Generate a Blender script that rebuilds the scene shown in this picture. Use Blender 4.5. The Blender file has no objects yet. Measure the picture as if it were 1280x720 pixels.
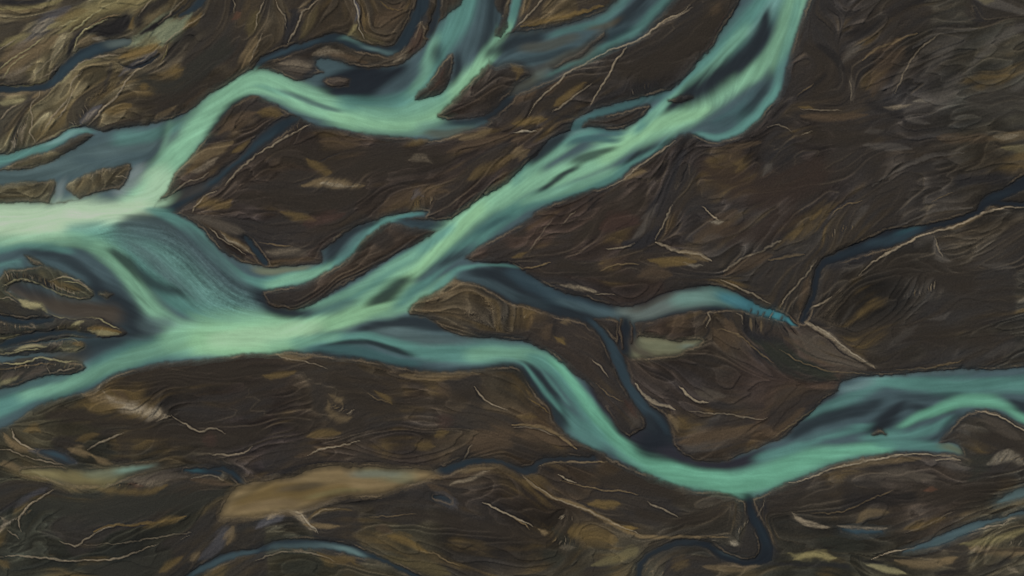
# Glacial braided river seen from straight above.
# Ground plan is surveyed in "plan units" (1 unit = 0.5 m, x east, y south); everything is
# built as a real height field with water surfaces lying in the carved channels.
import bpy, math, random, time
import numpy as np
T0 = time.time()
U = 0.5                                   # metres per plan unit
X0, X1, Y0, Y1 = -200, 1480, -140, 860    # surveyed area (plan units)
xs = np.arange(X0, X1 + 1, dtype=np.float32)
ys = np.arange(Y0, Y1 + 1, dtype=np.float32)
W, H = len(xs), len(ys)
X, Y = np.meshgrid(xs, ys)
rng = np.random.default_rng(7)

# ------------------------------------------------------------------ noise
def vnoise(x, y, scale, seed):
    r = np.random.default_rng(seed)
    L = 256
    tab = r.random((L, L), dtype=np.float32)
    u = x / scale + 1000.37; v = y / scale + 1000.71
    iu = np.floor(u).astype(np.int32); iv = np.floor(v).astype(np.int32)
    fu = u - iu; fv = v - iv
    fu = fu * fu * fu * (fu * (fu * 6 - 15) + 10); fv = fv * fv * fv * (fv * (fv * 6 - 15) + 10)
    a = tab[iv % L, iu % L]; b = tab[iv % L, (iu + 1) % L]
    c = tab[(iv + 1) % L, iu % L]; d = tab[(iv + 1) % L, (iu + 1) % L]
    return ((a * (1 - fu) + b * fu) * (1 - fv) + (c * (1 - fu) + d * fu) * fv).astype(np.float32)
def fbm(x, y, scale, octs, seed):
    s = 0; a = 1.0; t = 0
    for k in range(octs):
        s = s + a * vnoise(x, y, scale / 2 ** k, seed + k * 17); t += a; a *= 0.5
    return s / t
def sstep(a, b, v):
    t = np.clip((v - a) / (b - a), 0, 1); return t * t * (3 - 2 * t)
def norm(a, k=2.2):                       # equalise to about 0..1
    m = a.mean(); s = a.std(); return np.clip(0.5 + (a - m) / (2 * k * s), 0, 1)

# gently irregular coordinates, so no bank is a perfect spline
Xw = X + (fbm(X, Y, 34, 3, 1) - .5) * 5 + (fbm(X, Y, 6, 2, 2) - .5) * 2.6
Yw = Y + (fbm(X, Y, 34, 3, 3) - .5) * 5 + (fbm(X, Y, 6, 2, 4) - .5) * 2.6

# ------------------------------------------------------------------ splines, strokes, outlines
def spline(pts, closed=False, step=7.0):
    P = np.array(pts, dtype=np.float64)
    n = len(P)
    out = []
    rngi = range(n if closed else n - 1)
    for i in rngi:
        if closed:
            p0, p1, p2, p3 = P[(i - 1) % n], P[i], P[(i + 1) % n], P[(i + 2) % n]
        else:
            p1, p2 = P[i], P[i + 1]
            p0 = P[i - 1] if i > 0 else 2 * p1 - p2
            p3 = P[i + 2] if i + 2 < n else 2 * p2 - p1
        L = math.hypot(*(p2 - p1)[:2])
        k = max(1, int(L / step))
        for j in range(k):
            t = j / k
            out.append(0.5 * ((2 * p1) + (-p0 + p2) * t + (2 * p0 - 5 * p1 + 4 * p2 - p3) * t * t + (-p0 + 3 * p1 - 3 * p2 + p3) * t ** 3))
    if not closed: out.append(P[-1])
    return np.array(out)
def box(x0, x1, y0, y1):
    i0 = max(0, int(x0 - X0)); i1 = min(W, int(x1 - X0) + 2)
    j0 = max(0, int(y0 - Y0)); j1 = min(H, int(y1 - Y0) + 2)
    if i1 <= i0 or j1 <= j0: return None
    return slice(j0, j1), slice(i0, i1)
def stroke_field(pts, pad=4.0, taper=False, lensy=False):
    """box, q = distance / half width, sd = distance - half width, side = signed distance"""
    P = spline(pts)
    P[:, 2] = np.maximum(P[:, 2], .4)
    if lensy:
        u = np.linspace(0, 1, len(P)); P[:, 2] *= np.clip(.3 + 1.0 * np.sin(math.pi * u) ** .7, 0, 1.15)
    if taper:
        u = np.linspace(0, 1, len(P)); P[:, 2] *= np.clip(.25 + 1.5 * np.sin(math.pi * u) ** .7, 0, 1.15) * (.75 + .5 * np.random.default_rng(int(abs(P[0, 0] * 7 + P[0, 1]))).random(len(P)))
        P[:, :2] += (np.random.default_rng(int(abs(P[0, 1] * 5))).random((len(P), 2)) - .5) * .7; P[:, 2] = np.maximum(P[:, 2] * .8, .35)
    m = P[:, 2].max() * 1.6 + pad
    b = box(P[:, 0].min() - m, P[:, 0].max() + m, P[:, 1].min() - m, P[:, 1].max() + m)
    if b is None: return None
    sh = (b[0].stop - b[0].start, b[1].stop - b[1].start)
    q = np.full(sh, 9, np.float32); sd = np.full(sh, 99, np.float32); side = np.zeros(sh, np.float32)
    for a, c in zip(P[:-1], P[1:]):
        mm = max(a[2], c[2]) * 1.6 + pad + 6
        s = box(min(a[0], c[0]) - mm, max(a[0], c[0]) + mm, min(a[1], c[1]) - mm, max(a[1], c[1]) + mm)
        if s is None: continue
        j0, j1 = max(s[0].start, b[0].start), min(s[0].stop, b[0].stop)
        i0, i1 = max(s[1].start, b[1].start), min(s[1].stop, b[1].stop)
        if j1 <= j0 or i1 <= i0: continue
        gx = Xw[j0:j1, i0:i1]; gy = Yw[j0:j1, i0:i1]
        dx, dy = c[0] - a[0], c[1] - a[1]; l2 = dx * dx + dy * dy + 1e-9
        t = np.clip(((gx - a[0]) * dx + (gy - a[1]) * dy) / l2, 0, 1)
        ex = gx - (a[0] + t * dx); ey = gy - (a[1] + t * dy)
        d = np.sqrt(ex * ex + ey * ey); w = a[2] + (c[2] - a[2]) * t
        sl = (slice(j0 - b[0].start, j1 - b[0].start), slice(i0 - b[1].start, i1 - b[1].start))
        k = (d - w) < sd[sl]
        sd[sl] = np.where(k, d - w, sd[sl]); q[sl] = np.where(k, d / w, q[sl])
        cr = (dx * ey - dy * ex) / math.sqrt(l2)
        side[sl] = np.where(k, cr, side[sl])
    return b, q, sd, side
BAND = 30.0
def poly_field(pts):
    P = spline(pts, closed=True, step=5.0)[:, :2]
    m = BAND
    b = box(P[:, 0].min() - m, P[:, 0].max() + m, P[:, 1].min() - m, P[:, 1].max() + m)
    gx, gy = Xw[b], Yw[b]
    ins = np.zeros(gx.shape, bool); d = np.full(gx.shape, BAND, np.float32)
    n = len(P)
    for k in range(n):
        a, c = P[k], P[(k + 1) % n]
        # crossing test on the rows that can matter
        ylo, yhi = min(a[1], c[1]) - 6, max(a[1], c[1]) + 6
        s = box(P[:, 0].min() - m, P[:, 0].max() + m, ylo, yhi)
        if s is not None:
            j0, j1 = max(s[0].start, b[0].start), min(s[0].stop, b[0].stop)
            if j1 > j0 and a[1] != c[1]:
                r = slice(j0 - b[0].start, j1 - b[0].start)
                yy = gy[r]; cond = (a[1] > yy) != (c[1] > yy)
                xi = a[0] + (yy - a[1]) * (c[0] - a[0]) / (c[1] - a[1])
                ins[r] ^= cond & (gx[r] < xi)
        s = box(min(a[0], c[0]) - m, max(a[0], c[0]) + m, min(a[1], c[1]) - m, max(a[1], c[1]) + m)
        if s is None: continue
        j0, j1 = max(s[0].start, b[0].start), min(s[0].stop, b[0].stop)
        i0, i1 = max(s[1].start, b[1].start), min(s[1].stop, b[1].stop)
        if j1 <= j0 or i1 <= i0: continue
        sl = (slice(j0 - b[0].start, j1 - b[0].start), slice(i0 - b[1].start, i1 - b[1].start))
        dx, dy = c[0] - a[0], c[1] - a[1]; l2 = dx * dx + dy * dy + 1e-9
        t = np.clip(((gx[sl] - a[0]) * dx + (gy[sl] - a[1]) * dy) / l2, 0, 1)
        ex = gx[sl] - (a[0] + t * dx); ey = gy[sl] - (a[1] + t * dy)
        d[sl] = np.minimum(d[sl], np.sqrt(ex * ex + ey * ey))
    return b, np.where(ins, -d, d)

def lin(c):
    c = np.array(c, dtype=np.float32) / 255.0
    return np.where(c <= 0.04045, c / 12.92, ((c + 0.055) / 1.055) ** 2.4).astype(np.float32)

# ------------------------------------------------------------------ survey data (plan units)
LIGHT = 0.74
def pt(s): return [tuple(float(v) for v in a.split(',')) for a in s.split()]
def rows(txt):
    for ln in txt.strip().splitlines():
        ln = ln.split('#')[0].strip()
        if ln: yield ln
PAL = dict(db=(42,36,33), br=(58,50,42), ol=(76,68,46), tan=(104,90,66), pale=(128,117,98), red=(64,48,42),
           gd=(42,44,38), blk=(31,30,30), wet=(36,36,38), sand=(118,110,76), grey=(84,80,74), brown=(74,62,48), gold=(98,82,50), lilac=(80,80,84),
           blue=(39,49,55), dol=(54,50,38), mud=(72,66,58), lsand=(138,132,98), wsand=(122,106,76), dk=(45,40,34), gdk=(43,43,38), rdk=(50,41,35), gryd=(52,49,44), warm=(104,104,82), rust=(84,60,46), bone=(152,143,124),
           mint=(122, 168, 138), pmint=(166, 192, 161), gmint=(134, 178, 136), emint=(102, 160, 133), teal=(90, 137, 127), dteal=(66, 98, 98),
           navy=(40, 46, 50), slate=(70, 88, 92), ink=(34, 39, 44), sblue=(54, 72, 80), cyan=(66, 114, 122), cyan2=(58, 116, 124),
           aqua=(104, 140, 130), ice=(126, 158, 154), fog=(100, 112, 106), steel=(80, 98, 98), shoal=(82, 80, 68), wine=(46, 46, 52), khaki=(106, 112, 90), foam=(126, 138, 136))
BASE = dict(north='slate', loop='steel', main='slate', east='dteal', blue='navy', fork='navy', top='slate', pool='warm',
            creek='ink', wcreek='blue', ncreek='blue', side='blue', screek='blue', silt='wsand', brook='shoal', brookb='blue', bcreek='navy', bcreekb='navy', bcreekc='ink', northb='navy', ncreekb='navy', wleftb='shoal', wleftc='blue', threadb='blue', threadc='blue', threadd='sblue', threade='blue', threadf='blue', ebrookb='steel', poolb='slate', ebrook='slate', rill='ink', wleft='blue', thread='blue')
SHORE = dict(top=.1, silt=.15, brook=.1, brookb=.1, pool=.4, poolb=.3, side=.5, wcreek=.5, ncreek=.6, bcreek=.3, bcreekb=.4, bcreekc=.4, ebrook=.4, ebrookb=.2, wleft=.6, wleftb=.4, wleftc=.5, northb=.3, threadb=.3, threadc=.5, threadd=.2, threade=.3, threadf=.2, screek=.5, blue=.6, creek=.8, main=.55, north=.55)
EDGE = dict(main=4.6, north=4.2, ncreekb=4, wleftb=6, wleftc=4, brookb=6, bcreekb=4, bcreekc=4, ebrookb=5, poolb=4, northb=4, threadb=4, threadc=3, threadd=4, threade=4, threadf=4, side=7, wcreek=4, ncreek=4, blue=4, top=9, silt=9, brook=8, bcreek=4, creek=4, ebrook=4, wleft=5, pool=5, thread=3, screek=4)
WATER_POLYS = []
for ln in rows('''
north|580,-30 580,0 567,13 550,27 538,47 520,67 505,79 490,82 470,86 452,86 435,80 420,75 402,72 395,80 405,90 392,95 383,101 372,101 360,97 340,88 320,86 303,92 283,107 263,117 243,133 227,143 200,152 173,157 147,162 128,166 116,162 105,159 85,162 72,172 50,180 30,187 13,192 0,194 -40,200 -140,215 -140,262 -40,240 0,232 23,229 50,227 68,224 72,232 62,252 90,252 100,250 83,235 100,222 123,213 150,208 163,207 160,220 150,236 120,246 90,254 80,272 110,285 150,275 188,264 200,246 207,240 214,224 220,213 233,200 253,177 267,160 280,143 293,130 307,122 320,118 343,128 363,140 387,153 400,157 430,163 467,169 503,171 533,173 552,173 575,166 597,160 612,153 603,147 585,148 560,149 547,147 547,143 560,130 573,117 587,103 603,87 617,73 625,53 640,38 645,30 650,12 653,0 656,-30
main|-140,262 -40,256 0,255 27,254 60,253 80,253 110,246 150,236 192,240 192,259 213,263 233,272 247,283 263,300 283,317 300,327 320,331 337,335 370,332 403,326 403,313 417,302 437,288 460,277 487,270 520,265 534,266 530,271 505,275 480,279 460,293 450,305 437,320 420,333 400,343 380,355 360,360 335,361 328,364 337,382 357,387 377,387 397,377 420,364 443,350 470,334 493,320 513,309 533,297 556,282 577,265 597,250 613,240 628,232 640,224 653,210 667,197 677,185 690,172 713,163 717,150 730,143 757,133 790,125 820,117 840,111 853,100 870,83 887,63 900,43 917,17 927,0 935,-30 948,-140 1060,-140 1024,-30 1012,0 1004,20 993,47 987,73 980,100 970,123 960,135 951,147 940,157 923,168 903,175 883,175 870,168 853,168 837,177 817,192 793,208 773,223 757,233 730,240 697,252 673,263 657,275 640,285 627,292 613,300 593,312 581,324 600,329 620,332 603,350 583,347 567,350 547,363 527,373 513,383 512,393 525,395 537,397 553,410 570,418 597,423 640,424 660,429 683,440 700,453 717,467 737,480 750,500 763,520 773,537 787,548 797,557 842,562 857,570 873,577 907,577 927,568 943,560 960,553 977,548 993,535 1010,520 1027,503 1047,490 1050,480 1070,472 1093,470 1127,468 1177,463 1227,462 1280,460 1340,458 1500,450 1500,560 1340,545 1300,536 1280,530 1260,522 1243,515 1220,513 1203,520 1190,532 1176,547 1172,553 1193,553 1203,560 1204,567 1193,567 1170,565 1147,565 1110,567 1077,573 1043,580 1010,593 980,605 960,614 943,622 930,625 913,618 887,613 867,612 840,603 807,592 773,577 757,568 737,558 720,550 707,543 693,527 687,510 673,493 662,478 650,462 640,458 603,460 553,465 520,462 487,455 453,448 420,445 387,440 353,440 340,442 320,442 300,444 277,447 262,448 253,449 240,450 215,453 197,455 173,460 143,468 128,480 100,492 67,500 47,508 30,518 13,528 0,537 -40,560 -140,590 -140,520 -40,500 0,487 20,484 43,474 67,470 93,467 108,459 104,450 90,445 60,448 30,448 0,452 -30,455 -30,440 0,438 12,433 40,429 70,424 93,422 117,421 135,422 155,421 160,417 148,408 125,399 95,400 70,397 57,392 50,381 25,372 10,362 20,354 35,353 60,360 80,371 107,376 117,371 116,363 103,352 87,343 75,338 55,331 37,334 20,336 7,339 0,347 -40,352 -140,360
blue|578,333 587,332 610,330 640,329 657,340 680,355 707,365 733,373 757,382 777,384 790,383 813,373 837,364 867,358 893,358 920,365 940,377 960,387 980,395 990,403 995,408 987,407 977,402 960,396 947,395 930,387 907,385 887,387 867,388 840,395 813,400 793,404 797,418 792,432 788,443 778,442 772,430 772,402 750,398 740,398 751,410 767,428 777,442 783,455 788,473 797,487 813,507 830,520 840,540 843,557 850,575 790,572 787,548 807,533 803,517 790,500 777,480 773,470 766,453 758,433 747,418 729,403 707,396 683,390 660,383 640,377 620,366 603,357 588,353 570,350 565,342
pool|784,445 786,432 794,423 808,421 827,423 845,426 862,424 876,425 866,431 858,434 850,440 836,443 816,446 798,447
top|600,62 640,43 673,38 707,32 740,20 757,13 773,-2 785,-20 800,-60 860,-60 850,-12 840,0 827,17 810,33 795,48 770,58 757,64 727,77 707,89 687,99 668,108 650,116 640,118 648,105 665,95 655,82 640,78 615,82
silt|276,646 280,630 292,612 305,605 330,602 360,596 390,586 420,582 437,585 441,582 450,585 460,582 490,586 520,587 545,589 533,598 505,607 480,615 455,617 425,620 400,628 375,638 350,641 320,645 300,646
'''):
    a, b = ln.split('|'); WATER_POLYS.append((a, pt(b)))
CHANNELS = []
for ln in rows('''
wcreek|-60,122,6 -20,115,5 0,113,5 30,111,4 58,106,5 72,97,6 82,84,7 95,72,7 112,65,8 130,59,8 148,54,7 160,51,4
threadb|226,18,2 240,12,4 248,4,5 257,-10,5 270,-40,5
ncreek|318,87,2 328,76,4 345,67,4 370,60,4 395,52,4 420,47,5 440,54,6 460,61,5 485,64,5 497,60,6 506,50,7 515,35,6 522,20,7 530,0,8 536,-30,8
ncreekb|537,45,4 543,30,5 547,15,4 549,0,3 550,-30,3
side|372,147,3 358,153,8 340,166,9 320,182,7 300,199,5 282,214,5 268,226,6 250,236,8 232,246,10 215,256,11 200,260,10
wleft|-20,438,3 0,434,4 14,427,5 35,421,5 60,416,3.5 85,415,3 117,419,3
wleftb|-20,446,1.5 0,447,2 30,446,2.6 60,444,3 85,444,6 112,441,12
wleftc|-20,396,2 0,396,3 20,401,3 45,402,3 65,400,2
northb|644,118,1 638,122,4 628,132,4 618,142,3 608,148,3 596,152,4
rill|150,80,.6 165,86,1.2 185,79,1.6 198,70,1
main|490,275,3 515,280,5 540,282,6 562,282,8
main|76,226,5 73,238,5 68,250,5
creek|1002,401,3 1006,391,4 1013,380,3 1016,370,3 1019,352,4 1022,340,4 1030,328,5 1053,318,6 1087,306,8 1117,297,9 1140,290,6 1160,284,3 1190,276,3 1223,266,3 1229,255,5 1242,246,7 1258,240,6 1280,229,9 1300,220,8
creek|1236,252,4 1260,255,3 1280,256,3 1310,258,3
screek|200,760,5 228,728,4 245,716,4 262,706,5 280,697,5 300,691,4 320,688,3.5 345,681,5 375,680,6 400,681,5 420,684,5 440,689,5 457,694,4 475,699,2.6 490,706,2.4 510,715,2.4 540,730,2.4
bcreek|545,588,3 560,587,5 575,580,5 600,577,4 625,579,3 643,586,3 654,590,5 667,588,5 673,580,3 690,574,2 720,573,2 742,573,3
bcreekb|795,740,3 797,722,4 800,706,4 808,697,3 820,689,3.5 838,681,4 860,678,4.5 880,681,4.5 895,689,3.5 905,697,4 925,702,3.5 950,702,4 962,697,4
bcreekc|934,622,4 936,634,5 942,647,6 950,660,6 957,677,7 958,692,8 950,701,6
ebrook|1130,691,1 1160,681,4 1180,673,5 1193,668,5 1210,662,5 1223,657,5 1240,652,2 1280,641,1.4 1300,636,1.4
ebrookb|1245,630,1 1258,624,4 1280,616,6 1310,608,6
threadd|1052,662,1 1066,664,2.5 1085,666,2.5 1103,665,1
brook|28,588,2 60,591,6 90,596,9 120,597,10 140,595,9 165,588,6 195,583,3
brookb|52,566,2 66,568,4 80,574,4 92,579,1
threade|232,588,1 245,587,3 262,588,3 275,590,2
threade|240,590,1 278,584,2 290,590,3 302,602,2 311,607,1
threadc|306,295,1 312,303,3 320,312,3 331,328,4
threadf|544,620,1 553,622,2 562,627,1
'''):
    a, b = ln.split('|'); CHANNELS.append((a, pt(b)))
ISLANDS = [pt(l) for l in rows('''
-30,438 10,434 35,429 60,427 85,425 103,427 108,432 100,438 72,440 40,443 10,444 -30,445
0,212 20,202 50,192 77,183 90,173 110,167 117,171 112,174 100,183 83,192 63,203 33,212 10,213 0,214 -30,220 -30,216
567,68 568,80 562,103 550,117 534,122 520,126 523,113 532,106 543,91 557,74
622,-20 620,5 627,22 619,45 626,48 634,36 636,20 640,0 640,-20
410,97 425,95 437,98 434,106 415,109 404,104
750,147 780,138 812,131 810,142 800,150 790,158 773,162 745,160 727,160 735,150
30,319 42,322 52,328 60,334 48,333 36,326
690,84 707,74 727,62 742,50 758,37 757,46 746,56 727,69 707,80 692,87
''')]
BARS = [pt(l) for l in rows('''
938,385,.6 936,390,1.2 934,397,2
946,389,.5 946,393,1 945,399,1.6
955,390,.6 953,395,1.3 952,402,2
965,392,.5 963,397,1.3 961,403,2
978,396,.5 975,402,1.2 972,408,2
776,399,1 774,410,2.2 775,424,2.6 778,436,1.2
787,402,.8 789,412,1.8 788,428,1.6
1092,543,2 1100,540,4 1108,543,2
125,368,1 133,369,4 141,368,1
838,125,2 852,123,5 866,121,2
''')]
ISLAND_LABELS = [
 (60,196,'long thin olive sandbar between two pale channels at the left edge, upper part'),
 (552,95,'small brown leaf shaped sandbar inside the bend of the upper river'),
 (420,101,'small rounded brown sandbar in the dark water north of the upper river'),
 (775,149,'dark brown sandbar beside the thin blue strand joining the central river'),
 (133,369,'tiny pale shoal off the tip of the gullied sandbar at left'),
 (430,345,'long curved brown sandbar between the loop channel and the central river'),
 (700,420,'brown sandbar enclosed by the dark blue channel and the lower river'),
 (789,416,'slim dark shoal in the narrow passage between the dark blue channel and the tan pool'),
 (1100,542,'small dark shoal in the grey lee of the eastern river'),
 (726,63,'narrow grey sand streak between the teal streams at the top'),
 (851,123,'dark brown shoal in the navy water of the central river'),
 (30,238,'olive sandbar at the left edge just above the wide pale river'),
 (125,228,'gullied olive sandbar between the pale river and the foot of the upper river'),
 (607,114,'brown sandbar wedged between the upper river and the teal streams at the top'),
 (283,176,'brown sandbar under the arch of the upper river beside the straight dark creek'),
 (629,7,'dark serrated sand spit at the top edge between two strands of the upper river'),
]
GUIDES = [[(p[0], p[1]) for p in pt(l)] for l in rows('''
0,90,0 40,60,0 100,30,0 180,0,0
0,160,0 60,130,0 120,110,0 170,80,0 240,40,0
220,110,0 280,60,0 320,0,0
350,80,0 380,40,0 400,0,0
210,180,0 260,140,0 300,100,0
400,240,0 460,235,0 520,225,0 600,190,0 660,130,0
250,300,0 330,290,0 420,260,0 500,240,0 580,210,0
700,140,0 760,100,0 830,50,0 880,0,0
680,300,0 760,260,0 830,200,0 870,160,0
700,340,0 800,330,0 900,320,0 1000,260,0 1100,200,0
900,250,0 960,200,0 1040,140,0 1140,80,0 1280,30,0
1000,180,0 1080,150,0 1200,110,0 1300,80,0
960,330,0 1040,280,0 1160,230,0 1280,180,0
1060,440,0 1130,390,0 1220,340,0 1300,300,0
1060,380,0 1120,340,0 1200,300,0 1300,260,0
1120,455,0 1180,430,0 1280,400,0
160,520,0 230,500,0 330,470,0 450,470,0 560,490,0 640,510,0
100,540,0 200,540,0 300,530,0 420,520,0 540,510,0 650,540,0
300,580,0 400,560,0 520,570,0 640,560,0 720,570,0
0,560,0 60,570,0 140,580,0 260,570,0
40,700,0 120,690,0 220,650,0 300,610,0
0,620,0 60,610,0 160,640,0 250,610,0
220,690,0 300,660,0 400,640,0 500,650,0 620,660,0
560,700,0 680,690,0 760,640,0
650,600,0 720,640,0 800,670,0 900,665,0
740,590,0 800,620,0 880,630,0
960,640,0 1040,610,0 1120,590,0 1220,590,0 1290,600,0
980,670,0 1060,690,0 1160,680,0 1290,650,0
800,480,0 860,520,0 940,520,0 1010,500,0
840,560,0 900,540,0 980,500,0 1040,470,0
900,400,0 940,440,0 1000,470,0
680,420,0 720,440,0 750,480,0
0,480,0 60,470,0 110,460,0
0,420,0 60,410,0 150,415,0
160,230,0 190,200,0 230,150,0
1200,540,0 1240,560,0 1300,590,0
''')]
WATER_STROKES = []
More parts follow.
